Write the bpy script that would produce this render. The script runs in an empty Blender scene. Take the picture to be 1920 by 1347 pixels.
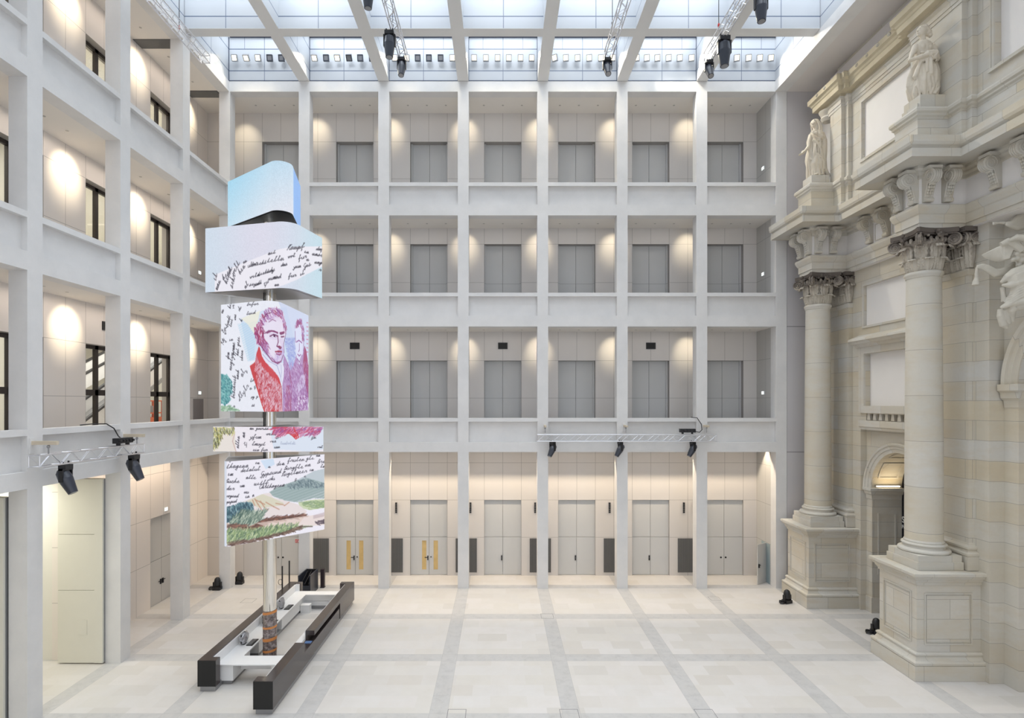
import bpy, math, random
import numpy as np
random.seed(7)
SC=bpy.context.scene; COL=SC.collection
F=1061.0; H=10.295; PX0=938.0; PY0=755.0
PI=math.pi
def P(px,py,Y):
    """point at distance Y seen at photo pixel (px,py)"""
    return ((px-PX0)*Y/F, Y, H+(PY0-py)*Y/F)

# ------------------------------------------------------------ mesh builder
class MB:
    def __init__(s): s.v=[]; s.f=[]; s.s=[]
    def add(s,vs,fs,sm=False):
        o=len(s.v); s.v+= [tuple(p) for p in vs]; s.f+=[tuple(i+o for i in f) for f in fs]; s.s+=[sm]*len(fs); return s
    def box(s,x0,x1,y0,y1,z0,z1):
        if x0>x1:x0,x1=x1,x0
        if y0>y1:y0,y1=y1,y0
        if z0>z1:z0,z1=z1,z0
        return s.add([(x0,y0,z0),(x1,y0,z0),(x1,y1,z0),(x0,y1,z0),(x0,y0,z1),(x1,y0,z1),(x1,y1,z1),(x0,y1,z1)],
          [(0,3,2,1),(4,5,6,7),(0,1,5,4),(1,2,6,5),(2,3,7,6),(3,0,4,7)])
    def tube(s,p0,p1,r,r2=None,n=8,caps=True,sm=True):
        r2=r if r2 is None else r2
        p0=np.array(p0,float);p1=np.array(p1,float);d=p1-p0;L=np.linalg.norm(d)
        if L<1e-6:return s
        d/=L;a=np.array([0,0,1.]) if abs(d[2])<.9 else np.array([1.,0,0]);u=np.cross(d,a);u/=np.linalg.norm(u);w=np.cross(d,u)
        vs=[]
        for p,rr in((p0,r),(p1,r2)):
            for i in range(n):
                t=2*PI*i/n; vs.append(tuple(p+rr*(math.cos(t)*u+math.sin(t)*w)))
        s.add(vs,[(i,i+n,(i+1)%n+n,(i+1)%n) for i in range(n)],sm)
        if caps:
            s.add(vs[:n],[tuple(range(n))]); s.add(vs[n:],[tuple(range(n-1,-1,-1))])
        return s
    def path(s,pts,r,n=8,rs=None):
        """tube along a polyline"""
        pts=[np.array(p,float) for p in pts]; m=len(pts); vs=[]; up=None
        for k,p in enumerate(pts):
            t=pts[min(k+1,m-1)]-pts[max(k-1,0)]; t/=max(1e-9,np.linalg.norm(t))
            if up is None:
                a=np.array([0,0,1.]) if abs(t[2])<.9 else np.array([1.,0,0]); up=np.cross(t,a)
            up=up-t*np.dot(up,t); up/=max(1e-9,np.linalg.norm(up)); w=np.cross(t,up)
            rr=rs[k] if rs else r
            for i in range(n):
                a=2*PI*i/n; vs.append(tuple(p+rr*(math.cos(a)*up+math.sin(a)*w)))
        fs=[(k*n+i,k*n+(i+1)%n,(k+1)*n+(i+1)%n,(k+1)*n+i) for k in range(m-1) for i in range(n)]
        s.add(vs,fs,True); s.add(vs[:n],[tuple(range(n-1,-1,-1))]); s.add(vs[-n:],[tuple(range(n))]); return s
    def lathe(s,prof,cx,cy,n=40,sm=True):
        """prof: (r,z) from the bottom up"""
        vs=[(cx+r*math.cos(2*PI*i/n),cy+r*math.sin(2*PI*i/n),z) for r,z in prof for i in range(n)]
        m=len(prof)
        s.add(vs,[(k*n+i,k*n+(i+1)%n,(k+1)*n+(i+1)%n,(k+1)*n+i) for k in range(m-1) for i in range(n)],sm)
        s.add(vs[:n],[tuple(range(n-1,-1,-1))]); s.add(vs[-n:],[tuple(range(n))]); return s
    def prism(s,poly,ax,a,b):
        """polygon extruded along ax; poly is in (x,y) for z, (y,z) for x, (x,z) for y"""
        n=len(poly)
        g={'z':lambda p,t:(p[0],p[1],t),'x':lambda p,t:(t,p[0],p[1]),'y':lambda p,t:(p[0],t,p[1])}[ax]
        vs=[g(p,a) for p in poly]+[g(p,b) for p in poly]
        return s.add(vs,[tuple(range(n-1,-1,-1)),tuple(range(n,2*n))]+[(i,(i+1)%n,(i+1)%n+n,i+n) for i in range(n)])
    def sweep(s,prof,path,side=1,sm=False,close=True):
        """profile (offset,z) carried along a plan polyline with mitred corners; side=+1 offsets to the left of travel"""
        m=len(path); mit=[]
        for k in range(m):
            ns=[]
            for a,b in((k-1,k),(k,k+1)):
                if a>=0 and b<m:
                    dx=path[b][0]-path[a][0];dy=path[b][1]-path[a][1];L=math.hypot(dx,dy);ns.append((-dy/L*side,dx/L*side))
            if len(ns)==1: mit.append(ns[0])
            else:
                c=1+ns[0][0]*ns[1][0]+ns[0][1]*ns[1][1]; mit.append(((ns[0][0]+ns[1][0])/c,(ns[0][1]+ns[1][1])/c))
        q=len(prof); vs=[(path[k][0]+mit[k][0]*d,path[k][1]+mit[k][1]*d,z) for k in range(m) for d,z in prof]
        fs=[(k*q+i,(k+1)*q+i,(k+1)*q+i+1,k*q+i+1) for k in range(m-1) for i in range(q-1)]
        if close:
            fs+=[(k*q+q-1,(k+1)*q+q-1,(k+1)*q,k*q) for k in range(m-1)]
        s.add(vs,fs,sm); s.add(vs[:q],[tuple(range(q))]); s.add(vs[-q:],[tuple(range(q-1,-1,-1))]); return s
    def ell(s,c,r,n=14,m=9,rot=None):
        vs=[];R=np.array(rot) if rot is not None else None
        for j in range(m+1):
            ph=PI*j/m
            for i in range(n):
                t=2*PI*i/n; p=np.array([r[0]*math.sin(ph)*math.cos(t),r[1]*math.sin(ph)*math.sin(t),-r[2]*math.cos(ph)])
                if R is not None:p=R@p
                vs.append((c[0]+p[0],c[1]+p[1],c[2]+p[2]))
        return s.add(vs,[(j*n+i,j*n+(i+1)%n,(j+1)*n+(i+1)%n,(j+1)*n+i) for j in range(m) for i in range(n)],True)
    def loft(s,rings):
        """rings of equal point count, closed with caps"""
        n=len(rings[0]);vs=[p for r in rings for p in r];m=len(rings)
        s.add(vs,[(k*n+i,k*n+(i+1)%n,(k+1)*n+(i+1)%n,(k+1)*n+i) for k in range(m-1) for i in range(n)],True)
        s.add(rings[0],[tuple(range(n-1,-1,-1))]);s.add(rings[-1],[tuple(range(n))]);return s

def mesh_of(mb,name,mat,sharp=35):
    me=bpy.data.meshes.new(name); me.from_pydata(mb.v,[],mb.f); 
    me.polygons.foreach_set('use_smooth',mb.s)
    if mat is not None:
        for m in (mat if isinstance(mat,(list,tuple)) else [mat]): me.materials.append(m)
    me.update()
    if any(mb.s):
        try: me.set_sharp_from_angle(angle=math.radians(sharp))
        except Exception: pass
    return me
def obj(name,mb,mat,parent=None,loc=None):
    o=bpy.data.objects.new(name,mesh_of(mb,name,mat)); COL.objects.link(o)
    if parent is not None: o.parent=parent
    if loc: o.location=loc
    return o
def empty(name,loc=(0,0,0),rz=0):
    o=bpy.data.objects.new(name,None); COL.objects.link(o); o.location=loc; o.rotation_euler=(0,0,rz); o.empty_display_size=.2; return o
def tag(o,label,cat,group=None):
    o['label']=label;o['category']=cat
    if group:o['group']=group
    return o
def struct(name,mb,mat,parent=None):
    o=obj(name,mb,mat,parent)
    if parent is None:o['kind']='structure'
    return o
def sroot(name,loc=(0,0,0)):
    o=empty(name,loc);o['kind']='structure';return o
def dup(root,loc=None,label=None):
    r=root.copy();COL.objects.link(r)
    if loc is not None:r.location=loc
    if label:r['label']=label
    for ch in root.children:
        c=ch.copy();COL.objects.link(c);c.parent=r
        for g in ch.children:
            d=g.copy();COL.objects.link(d);d.parent=c
    return r
def chparent(o,p):
    o.parent=p; return o
ORD=['first','second','third','fourth','fifth','sixth','seventh','eighth','ninth','tenth','eleventh','twelfth']

# ------------------------------------------------------------ materials
class NT:
    def __init__(s,name):
        s.m=bpy.data.materials.new(name);s.m.use_nodes=True;s.t=s.m.node_tree;s.t.nodes.clear()
        s.out=s.t.nodes.new('ShaderNodeOutputMaterial')
    def n(s,typ,**k):
        nd=s.t.nodes.new(typ)
        for a,b in k.items(): setattr(nd,a,b)
        return nd
    def l(s,a,b): s.t.links.new(a,b)
    def math(s,op,a,b=None,c=None):
        nd=s.n('ShaderNodeMath',operation=op)
        for i,v in enumerate((a,b,c)):
            if v is None: continue
            if isinstance(v,(int,float)): nd.inputs[i].default_value=v
            else: s.l(v,nd.inputs[i])
        return nd.outputs[0]
    def geo(s):
        g=s.n('ShaderNodeNewGeometry'); x=s.n('ShaderNodeSeparateXYZ'); s.l(g.outputs['Position'],x.inputs[0]); return g.outputs['Position'],x.outputs
    def noise(s,vec,scale,detail=3,rough=.5):
        nd=s.n('ShaderNodeTexNoise'); nd.inputs['Scale'].default_value=scale; nd.inputs['Detail'].default_value=detail; nd.inputs['Roughness'].default_value=rough
        if vec is not None: s.l(vec,nd.inputs['Vector'])
        return nd.outputs[0]
    def ramp(s,fac,stops):
        nd=s.n('ShaderNodeValToRGB'); s.l(fac,nd.inputs[0]); e=nd.color_ramp.elements
        while len(e)<len(stops): e.new(.5)
        for i,(p,c) in enumerate(stops): e[i].position=p; e[i].color=(*c,1) if len(c)==3 else c
        return nd.outputs[0]
    def mix(s,fac,a,b,mode='MIX'):
        nd=s.n('ShaderNodeMix',data_type='RGBA',blend_type=mode)
        for sock,v in((nd.inputs[0],fac),(nd.inputs[6],a),(nd.inputs[7],b)):
            if isinstance(v,(int,float)): sock.default_value=v
            elif isinstance(v,tuple): sock.default_value=(*v,1)
            else: s.l(v,sock)
        return nd.outputs[2]
    def line(s,c,period,off,w):
        """mask that is 1 on lines of width w every period"""
        f=s.math('FRACT',s.math('DIVIDE',s.math('SUBTRACT',c,off-period*100),period))
        d=s.math('ABSOLUTE',s.math('SUBTRACT',s.math('FRACT',s.math('ADD',f,.5)),.5))
        return s.math('LESS_THAN',d,w/2/period)
    def at(s,c,zs,w):
        r=None
        for z in zs:
            m=s.math('LESS_THAN',s.math('ABSOLUTE',s.math('SUBTRACT',c,z)),w/2)
            r=m if r is None else s.math('MAXIMUM',r,m)
        return r
    def bsdf(s,col,rough=.6,metal=0,spec=.3,bump=None,bs=.1,**k):
        b=s.n('ShaderNodeBsdfPrincipled')
        if isinstance(col,tuple): b.inputs['Base Color'].default_value=(*col,1)
        else: s.l(col,b.inputs['Base Color'])
        if isinstance(rough,(int,float)): b.inputs['Roughness'].default_value=rough
        else: s.l(rough,b.inputs['Roughness'])
        b.inputs['Metallic'].default_value=metal; b.inputs['Specular IOR Level'].default_value=spec
        for a,v in k.items(): b.inputs[a].default_value=v
        if bump is not None:
            bp=s.n('ShaderNodeBump'); bp.inputs['Strength'].default_value=bs; bp.inputs['Distance'].default_value=.02; s.l(bump,bp.inputs['Height']); s.l(bp.outputs[0],b.inputs['Normal'])
        s.l(b.outputs[0],s.out.inputs[0]); return s.m
def plain(name,col,rough=.6,metal=0,spec=.3,var=.06,scale=3.,**k):
    t=NT(name);p,_=t.geo();n=t.noise(p,scale,4)
    c=t.mix(n,tuple(x*(1-var) for x in col),tuple(min(1,x*(1+var)) for x in col))
    return t.bsdf(c,rough,metal,spec,**k)
def emit(name,col,st):
    t=NT(name);e=t.n('ShaderNodeEmission');e.inputs[0].default_value=(*col,1);e.inputs[1].default_value=st;t.l(e.outputs[0],t.out.inputs[0]);return t.m

def concrete():
    t=NT('pale_concrete');p,x=t.geo()
    n1=t.noise(p,.9,5,.6);n2=t.noise(p,14,3,.6)
    c=t.ramp(n1,[(.3,(.66,.655,.65)),(.7,(.74,.73,.72))])
    c=t.mix(t.math('MULTIPLY',n2,.25),c,(.80,.78,.75))
    return t.bsdf(c,.75,bump=n2,bs=.08)
M={}
M['conc']=concrete()
def panels(name,axis,x0,zs,c0,c1,w=.02,period=1.1,dark=.55):
    t=NT(name);p,x=t.geo()
    n=t.noise(p,.5,3)
    c=t.mix(n,c0,c1)
    v=t.line(x[axis],period,x0,w); h=t.at(x[2],zs,w); mk=t.math('MAXIMUM',v,h)
    c=t.mix(mk,c,tuple(k*dark for k in c0))
    return t.bsdf(c,.55,spec=.25)
ZJ=[2.27,4.49,6.71,10.55,12.78,17.43,19.71,23.6,25.8]
M['rear']=panels('back_gallery_cladding',0,-13.05,ZJ,(.63,.60,.575),(.67,.64,.615))
M['leftrear']=panels('left_gallery_cladding',1,24.85,ZJ,(.74,.69,.645),(.78,.73,.685))
M['door']=panels('door_leaf_paint',0,-13.05,ZJ,(.50,.49,.47),(.54,.53,.51))
M['leaf']=panels('door_leaf_plain',0,-13.05,[10.55,17.43],(.54,.545,.54),(.59,.59,.585),period=4.4)
M['doorl']=panels('left_door_paint',1,24.85,ZJ,(.50,.49,.47),(.54,.53,.51))
def roofpanel(name,ax):
    t=NT(name);p,x=t.geo();c=t.mix(t.noise(p,.4,2),(.47,.49,.52),(.52,.54,.56))
    hl=t.at(x[2],[28.66,29.86],.05)
    v=t.math('MAXIMUM',t.line(x[ax],2.2,-13.05 if ax==0 else 29.4,.03),t.math('MULTIPLY',t.line(x[ax],1.1,-13.05 if ax==0 else 29.4,.02),t.math('GREATER_THAN',x[2],29.86)))
    c=t.mix(t.math('MAXIMUM',hl,v),c,(.10,.13,.20));return t.bsdf(c,.28,spec=.5)
M['roofx']=roofpanel('white_coffer_panel_across',0)
M['roofy']=roofpanel('white_coffer_panel_along',1)
M['beam']=plain('roof_beam_soffit',(.76,.755,.745),.5,var=.03,scale=.7)
M['dl']=plain('downlight_ring',(.45,.43,.40),.5)
M['gapdark']=plain('dark_skylight_frame',(.03,.045,.09),.5)
M['ceil']=plain('gallery_ceiling',(.78,.745,.70),.7,var=.03,scale=.6)
M['soffit']=plain('flat_soffit_plaster',(.70,.665,.645),.8,var=.05,scale=.4)
M['sidepanel']=panels('tall_side_panel',0,25,[7.55,14.5],(.55,.53,.54),(.60,.58,.585),w=.05,period=50)
M['black']=plain('black_metal',(.012,.012,.014),.45,spec=.5)
M['blackgloss']=plain('black_fixture_shell',(.03,.035,.05),.3,spec=.6)
M['alu']=plain('truss_aluminium',(.75,.75,.78),.32,metal=.85,var=.05)
M['chrome']=plain('polished_steel',(.80,.77,.72),.06,metal=1.0,var=.02)
M['graymetal']=plain('grey_satin_metal',(.35,.35,.36),.4,metal=.6)
M['winframe']=plain('bronze_window_frame',(.045,.035,.03),.4)
M['white']=plain('white_lacquer',(.82,.82,.82),.35,var=.02)
M['counter']=plain('dark_brown_lacquer',(.045,.035,.035),.18,spec=.6,var=.15)
M['counterfront']=plain('black_lacquer_end',(.012,.012,.012),.3,spec=.4)
M['wood']=plain('lighting_bracket_timber',(.62,.54,.42),.6)
M['grille']=plain('grey_slats',(.19,.19,.19),.5)
M['grillebg']=plain('dark_grille_back',(.03,.03,.03),.7)
M['greenish']=plain('pivot_wall_paint',(.70,.68,.60),.5,var=.02)
M['lobby']=plain('lobby_wall_paint',(.74,.72,.66),.6,var=.02)
M['plaster']=plain('white_portal_plaster',(.80,.775,.75),.8,var=.03,scale=1.2)
M['orange']=plain('orange_shelf_paint',(.75,.17,.06),.5)
M['red']=plain('red_sign',(.6,.04,.03),.5)
M['glass']=None
t=NT('clear_glass');g=t.n('ShaderNodeBsdfGlossy');g.inputs['Roughness'].default_value=.02;tr=t.n('ShaderNodeBsdfTransparent');mx=t.n('ShaderNodeMixShader');mx.inputs[0].default_value=.08
t.l(tr.outputs[0],mx.inputs[1]);t.l(g.outputs[0],mx.inputs[2]);t.l(mx.outputs[0],t.out.inputs[0]);M['glass']=t.m
M['lampon']=emit('lit_lamp_lens',(1,.86,.55),4)
M['lampdim']=plain('unlit_lamp_lens',(.22,.22,.23),.2)
M['sign']=emit('lit_exit_sign',(.9,1,.95),2.2)
M['ledstrip']=emit('warm_led_strip',(1,.85,.6),6)
M['brassglass']=plain('wood_seen_through_door_glass',(.62,.45,.20),.25,var=.25,scale=2.5)

def stone(name,bw,bh,mortar,tint=0,dark=False,vert=True):
    t=NT(name);p,x=t.geo()
    u=t.math('ADD',x[0],x[1]); cm=t.n('ShaderNodeCombineXYZ'); t.l(u,cm.inputs[0]); t.l(x[2],cm.inputs[1])
    b=t.n('ShaderNodeTexBrick'); t.l(cm.outputs[0],b.inputs['Vector']); b.inputs['Scale'].default_value=1
    b.inputs['Brick Width'].default_value=bw; b.inputs['Row Height'].default_value=bh; b.inputs['Mortar Size'].default_value=mortar; b.inputs['Mortar Smooth'].default_value=.1; b.inputs['Bias'].default_value=0
    b.inputs['Color1'].default_value=(0,0,0,1); b.inputs['Color2'].default_value=(1,1,1,1); b.inputs['Mortar'].default_value=(.5,.5,.5,1)
    vals=b.outputs[0]
    c=t.ramp(vals,[(0,(.56,.51,.42)),(.2,(.63,.595,.52)),(.45,(.57,.55,.50)),(.7,(.62,.55,.42)),(.85,(.60,.585,.55)),(1,(.65,.615,.545))])
    mp=t.n('ShaderNodeMapping');mp.inputs['Scale'].default_value=(.8,.8,2.6);t.l(p,mp.inputs[0])
    n=t.noise(mp.outputs[0],.8,5,.65)
    st=t.ramp(n,[(.45,(0,0,0)),(.72,(1,1,1))])
    c=t.mix(t.math('MULTIPLY',st,.5),c,(.56,.46,.31))
    n2=t.noise(p,9,4,.6)
    c=t.mix(t.math('MULTIPLY',n2,.3),c,(.46,.45,.40))
    c=t.mix(t.math('MULTIPLY',b.outputs['Fac'],.6),c,(.20,.185,.16))
    return t.bsdf(c,.85,spec=.15,bump=n2,bs=.15)
M['stone']=stone('sandstone_ashlar',2.7,.74,.008)
M['shaft']=stone('sandstone_drums',80,1.76,.009)
M['trim']=stone('sandstone_mouldings',1.5,40,.006)
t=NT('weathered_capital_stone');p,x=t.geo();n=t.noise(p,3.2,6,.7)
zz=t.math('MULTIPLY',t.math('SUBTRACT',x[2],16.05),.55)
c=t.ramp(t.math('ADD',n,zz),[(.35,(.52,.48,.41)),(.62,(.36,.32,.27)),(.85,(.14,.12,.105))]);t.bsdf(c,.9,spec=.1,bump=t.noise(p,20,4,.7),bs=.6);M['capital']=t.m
M['statue']=plain('carved_limestone',(.66,.60,.50),.85,var=.10,scale=4,spec=.15)
M['relief']=plain('carved_relief_stone',(.56,.53,.46),.85,var=.18,scale=3,spec=.15)

def floormat():
    t=NT('limestone_floor');p,x=t.geo()
    def strip(c,off):  # 1 inside the .6 m band centred on the pillar grid
        f=t.math('FRACT',t.math('DIVIDE',t.math('SUBTRACT',c,off-440),4.4))
        d=t.math('ABSOLUTE',t.math('SUBTRACT',t.math('FRACT',t.math('ADD',f,.5)),.5))
        return t.math('LESS_THAN',d,.3/4.4), t.math('LESS_THAN',t.math('ABSOLUTE',t.math('SUBTRACT',d,.3/4.4)),.006/4.4)
    sx,ex=strip(x[0],-15.25);sy,ey=strip(x[1],31.62)
    band=t.math('MAXIMUM',sx,sy);edge=t.math('MAXIMUM',ex,ey)
    b=t.n('ShaderNodeTexBrick');mp=t.n('ShaderNodeMapping');mp.inputs['Location'].default_value=(.35,-.08,0);t.l(p,mp.inputs[0]);t.l(mp.outputs[0],b.inputs['Vector'])
    b.inputs['Scale'].default_value=1;b.inputs['Brick Width'].default_value=1.27;b.inputs['Row Height'].default_value=.76;b.inputs['Mortar Size'].default_value=.003
    b.inputs['Color1'].default_value=(0,0,0,1);b.inputs['Color2'].default_value=(1,1,1,1);b.inputs['Mortar'].default_value=(.4,.4,.4,1)
    c=t.ramp(b.outputs[0],[(0,(.60,.57,.53)),(.3,(.67,.645,.62)),(.55,(.64,.61,.565)),(.8,(.68,.65,.625)),(1,(.61,.575,.53))])
    n=t.noise(p,1.3,6,.65);c=t.mix(t.math('MULTIPLY',t.ramp(n,[(.4,(0,0,0)),(.7,(1,1,1))]),.25),c,(.56,.52,.46))
    n3=t.noise(p,2.6,7,.75);g=t.ramp(n3,[(.3,(.36,.355,.355)),(.5,(.48,.475,.47)),(.75,(.56,.545,.53))])
    c=t.mix(t.math('MULTIPLY',band,.68),c,g)
    c=t.mix(t.math('MULTIPLY',edge,.45),c,(.30,.29,.28))
    return t.bsdf(c,t.math('ADD',t.math('MULTIPLY',n3,.2),.28),spec=.3)
M['floor']=floormat()
# ============================================================ SETTING
YB=31.3; YR=33.65; XL=-15.0; XLR=-17.4; XR=15.25
PXC=[-15.25+4.4*k for k in range(8)]          # back pillar centres
PYC=[27.05,22.65,18.25,13.85,9.45]            # left pillar centres
ZTOP=28.08
BEAMS=[(27.5,28.08),(20.65,21.25),(14.5,15.1),(7.55,8.1)]
LEDGE=[(22.28,22.48),(16.17,16.37),(9.23,9.43)]
struct('floor',MB().box(-30,22,-8,34.2,-.3,0),M['floor'])
# --- back frame
wb=sroot('wall_back')
for i,x in enumerate(PXC):
    struct('pillar',MB().box(x-.3,x+.3,YB,YB+.6,0,ZTOP-.001),M['conc'],wb)
for i in range(7):
    a,b=PXC[i]+.3,PXC[i+1]-.3
    for z0,z1 in BEAMS: struct('beam',MB().box(a,b,YB,YB+.6,z0,z1),M['conc'],wb)
    for (l0,l1),(z0,z1) in zip(LEDGE,BEAMS[1:]):
        struct('parapet',MB().box(a,b,YB+.2,YB+.4,z1,l0),M['conc'],wb)
        struct('parapet_coping',MB().box(a,b,YB,YB+.46,l0,l1),M['conc'],wb)
# --- left frame
wl=sroot('wall_left')
ys=[YB]+[y+.3 for y in PYC]
for y in PYC: struct('pillar',MB().box(XL-.6,XL,y-.3,y+.3,0,ZTOP-.001),M['conc'],wl)
edges=[(PYC[0]+.3,YB-.001)]+[(PYC[k+1]+.3,PYC[k]-.3) for k in range(4)]
for a,b in edges:
    for z0,z1 in BEAMS: struct('beam',MB().box(XL-.6,XL,a,b,z0,z1),M['conc'],wl)
    for (l0,l1),(z0,z1) in zip(LEDGE,BEAMS[1:]):
        struct('parapet',MB().box(XL-.4,XL-.2,a,b,z1,l0),M['conc'],wl)
        struct('parapet_coping',MB().box(XL-.46,XL,a,b,l0,l1),M['conc'],wl)
# --- gallery floor slabs, their undersides are the gallery ceilings
for k,(z0,z1) in enumerate(BEAMS):
    c=struct('ceiling.%03d'%(k+1),(MB().box(XLR,XR,YB+.6,YR,z0,z1) if k<3 else MB().box(XLR,XR,YB+.6,32.2,z0,z1).box(XLR,XR,32.4,YR,z0,z1).box(XLR,XR,32.2,32.4,z1-.15,z1)).box(XLR,XL-.6,7,YB+.6,z0,z1),M['ceil'])
    if k<3:
        m=MB()
        for i in range(7):
            cx=PXC[i]+2.2
            for dx in(-1.1,0,1.1): m=MB().lathe([(.06,z0-.01),(.06,z0+.01)],cx+dx,32.75,12); struct('downlight',m,M['dl'],c)
        for yc in(29.25,24.85,20.45):
            for dy in(-1.1,0,1.1): m=MB().lathe([(.06,z0-.01),(.06,z0+.01)],-16.5,yc+dy,12); struct('downlight',m,M['dl'],c)
# --- rear gallery walls with the niches (door leaves set back in them)
def niche_wall(axis,centres,base,nl,lo,hi,mat,matd,name,skip=()):
    """axis 0: wall faces -y at y=base ; axis 1: faces +x at x=base"""
    w=sroot(name); 
    def B(m,u0,u1,d0,d1,z0,z1):
        return m.box(u0,u1,base+d0,base+d1,z0,z1) if axis==0 else m.box(base-d1,base-d0,u0,u1,z0,z1)
    for (z0,z1,zt,dep,lv) in nl:
        m=MB(); u=lo
        for c in centres:
            if (lv,c) in skip: continue
            B(m,u,c-1.1,0,.75,z0,z1); B(m,c-1.1,c+1.1,0,.75,zt,z1); u=c+1.1
            if axis==0: B(m,c-1.1,c+1.1,.6,.75,z0,zt)
        B(m,u,hi,0,.75,z0,z1)
        struct('wall_cladding',m,mat,w)
    return w,B
BC=[PXC[i]+2.2 for i in range(7)]
LV=[(21.25,27.5,25.8,.5,3),(15.1,20.65,19.71,.5,2),(8.1,14.5,12.78,.5,1),(0,7.55,4.49,.12,0)]
wr,Bb=niche_wall(0,BC,YR,LV,XLR-.3,XR+.3,M['rear'],M['door'],'wall_rear')
wlr,Bl=niche_wall(1,[20.45,24.85,29.25],XLR,LV[:3],7,YR,M['leftrear'],M['doorl'],'wall_left_rear')
# ground floor of the left gallery: cladding only beyond y 22.3, the rest stands open to the lobby
m=MB();m.box(XLR-.5,XLR,22.6,28.15,0,7.55).box(XLR-.5,XLR,28.15,30.35,4.49,7.55).box(XLR-.5,XLR,30.35,YR,0,7.55)
struct('wall_cladding',m,M['leftrear'],wlr)
dn=[0]
def door_name(): dn[0]+=1; return 'door_%d'%dn[0]
# upper niches of the back wall: a pair of plain leaves
for lv,(z0,z1,zt,dep,l) in enumerate(LV[:3]):
    for c in BC:
        d=sroot(door_name())
        obj('door_leaf',MB().box(c-1.0,c-.006,YR+.42,YR+.48,z0,zt-.001),M['leaf'],d)
        obj('door_leaf',MB().box(c+.006,c+1.0,YR+.42,YR+.48,z0,zt-.001),M['leaf'],d)
        obj('door_frame',MB().box(c-1.1,c-1.0,YR+.3,YR+.48,z0,zt).box(c+1.0,c+1.1,YR+.3,YR+.48,z0,zt),M['leaf'],d)
for i,c in enumerate(BC):
    d=sroot(door_name()); yf=YR+.12
    for s in(-1,1):
        x0,x1=(c-1.085,c-.006) if s<0 else (c+.006,c+1.085)
        glass=i in(1,2)
        m=MB()
        if glass:
            g0,g1=(c-.42,c-.16) if s<0 else(c+.27,c+.53)
            if i==1: g0,g1=(c-.53,c-.27) if s<0 else (c+.22,c+.48)
            m.box(x0,g0,yf,yf+.06,.02,2.26).box(g1,x1,yf,yf+.06,.02,2.26).box(g0,g1,yf,yf+.06,.02,.32).box(g0,g1,yf,yf+.06,2.05,2.26)
        else: m.box(x0,x1,yf,yf+.06,.02,2.26)
        lf=obj('door_leaf',m,M['leaf'],d)
        if glass: obj('door_glass',MB().box(g0,g1,yf+.02,yf+.04,.32,2.05),M['brassglass'],lf)
    obj('door_leaf',MB().box(c-1.085,c-.006,yf,yf+.06,2.28,4.48),M['leaf'],d); obj('door_leaf',MB().box(c+.006,c+1.085,yf,yf+.06,2.28,4.48),M['leaf'],d)
    hz=1.05
    if i in(1,2): obj('door_handle',MB().tube((c-.07,yf-.05,hz),(c-.25,yf-.05,hz),.022).box(c-.1,c-.04,yf-.04,yf,hz-.16,hz+.1),M['black'],d); obj('door_knob',MB().ell((c+.12,yf-.03,hz+.03),(.04,.04,.04),8,6),M['black'],d)
    elif i in(0,6): 
        for s in(-1,1): obj('door_knob',MB().ell((c+s*.14-.05,yf-.03,hz),(.055,.04,.055),8,6),M['black'],d)
    else: obj('door_knob',MB().box(c-.10,c-.03,yf-.05,yf,hz-.02,hz+.12).box(c-.10,c-.03,yf-.05,yf,hz-.17,hz-.04),M['black'],d)
    # dark gap line around the double door
    obj('door_frame',MB().box(c-1.1,c-1.085,yf-.01,yf+.06,0,4.49).box(c+1.085,c+1.1,yf-.01,yf+.06,0,4.49),M['doorl'],d)
# left gallery ground door
d=sroot(door_name());xf=XLR-.12
for a,b in((28.16,29.245),(29.255,30.34)):
    obj('door_leaf',MB().box(xf-.06,xf,a,b,.02,2.26),M['doorl'],d);obj('door_leaf',MB().box(xf-.06,xf,a,b,2.28,4.48),M['doorl'],d)
obj('door_handle',MB().box(xf,xf+.06,29.12,29.2,.95,1.2).tube((xf+.05,29.16,1.12),(xf+.05,28.95,1.12),.02),M['black'],d)
obj('door_handle',MB().box(xf,xf+.06,29.3,29.38,.95,1.2).tube((xf+.05,29.34,1.12),(xf+.05,29.5,1.12),.02),M['black'],d)
# dark doorway at the end of the left gallery, first upper level
d=sroot(door_name());obj('door_leaf',MB().box(XLR-.02,XLR+.012,32.05,33.15,8.1,10.5),plain('recessed_service_door',(.30,.27,.26),.6),d)
# --- right end of the galleries, panels beside the portal
w=sroot('wall_right_end')
struct('wall_cladding',MB().box(XR,XR+.6,YB+.6,YR+.5,0,ZTOP),M['doorl'],w)
struct('wall_panel',MB().box(15.87,20,YB+.02,YB+.4,0,27.5),M['sidepanel'],w)
# --- soffit and beam over the portal side, attic wall behind the portal top
struct('ceiling.005',MB().box(15.85,20.5,0,YB+.4,27.5,27.9),M['soffit'])
struct('ceiling.006',MB().box(XR-.05,15.85,0,YB,27.5,ZTOP),M['conc'])
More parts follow.
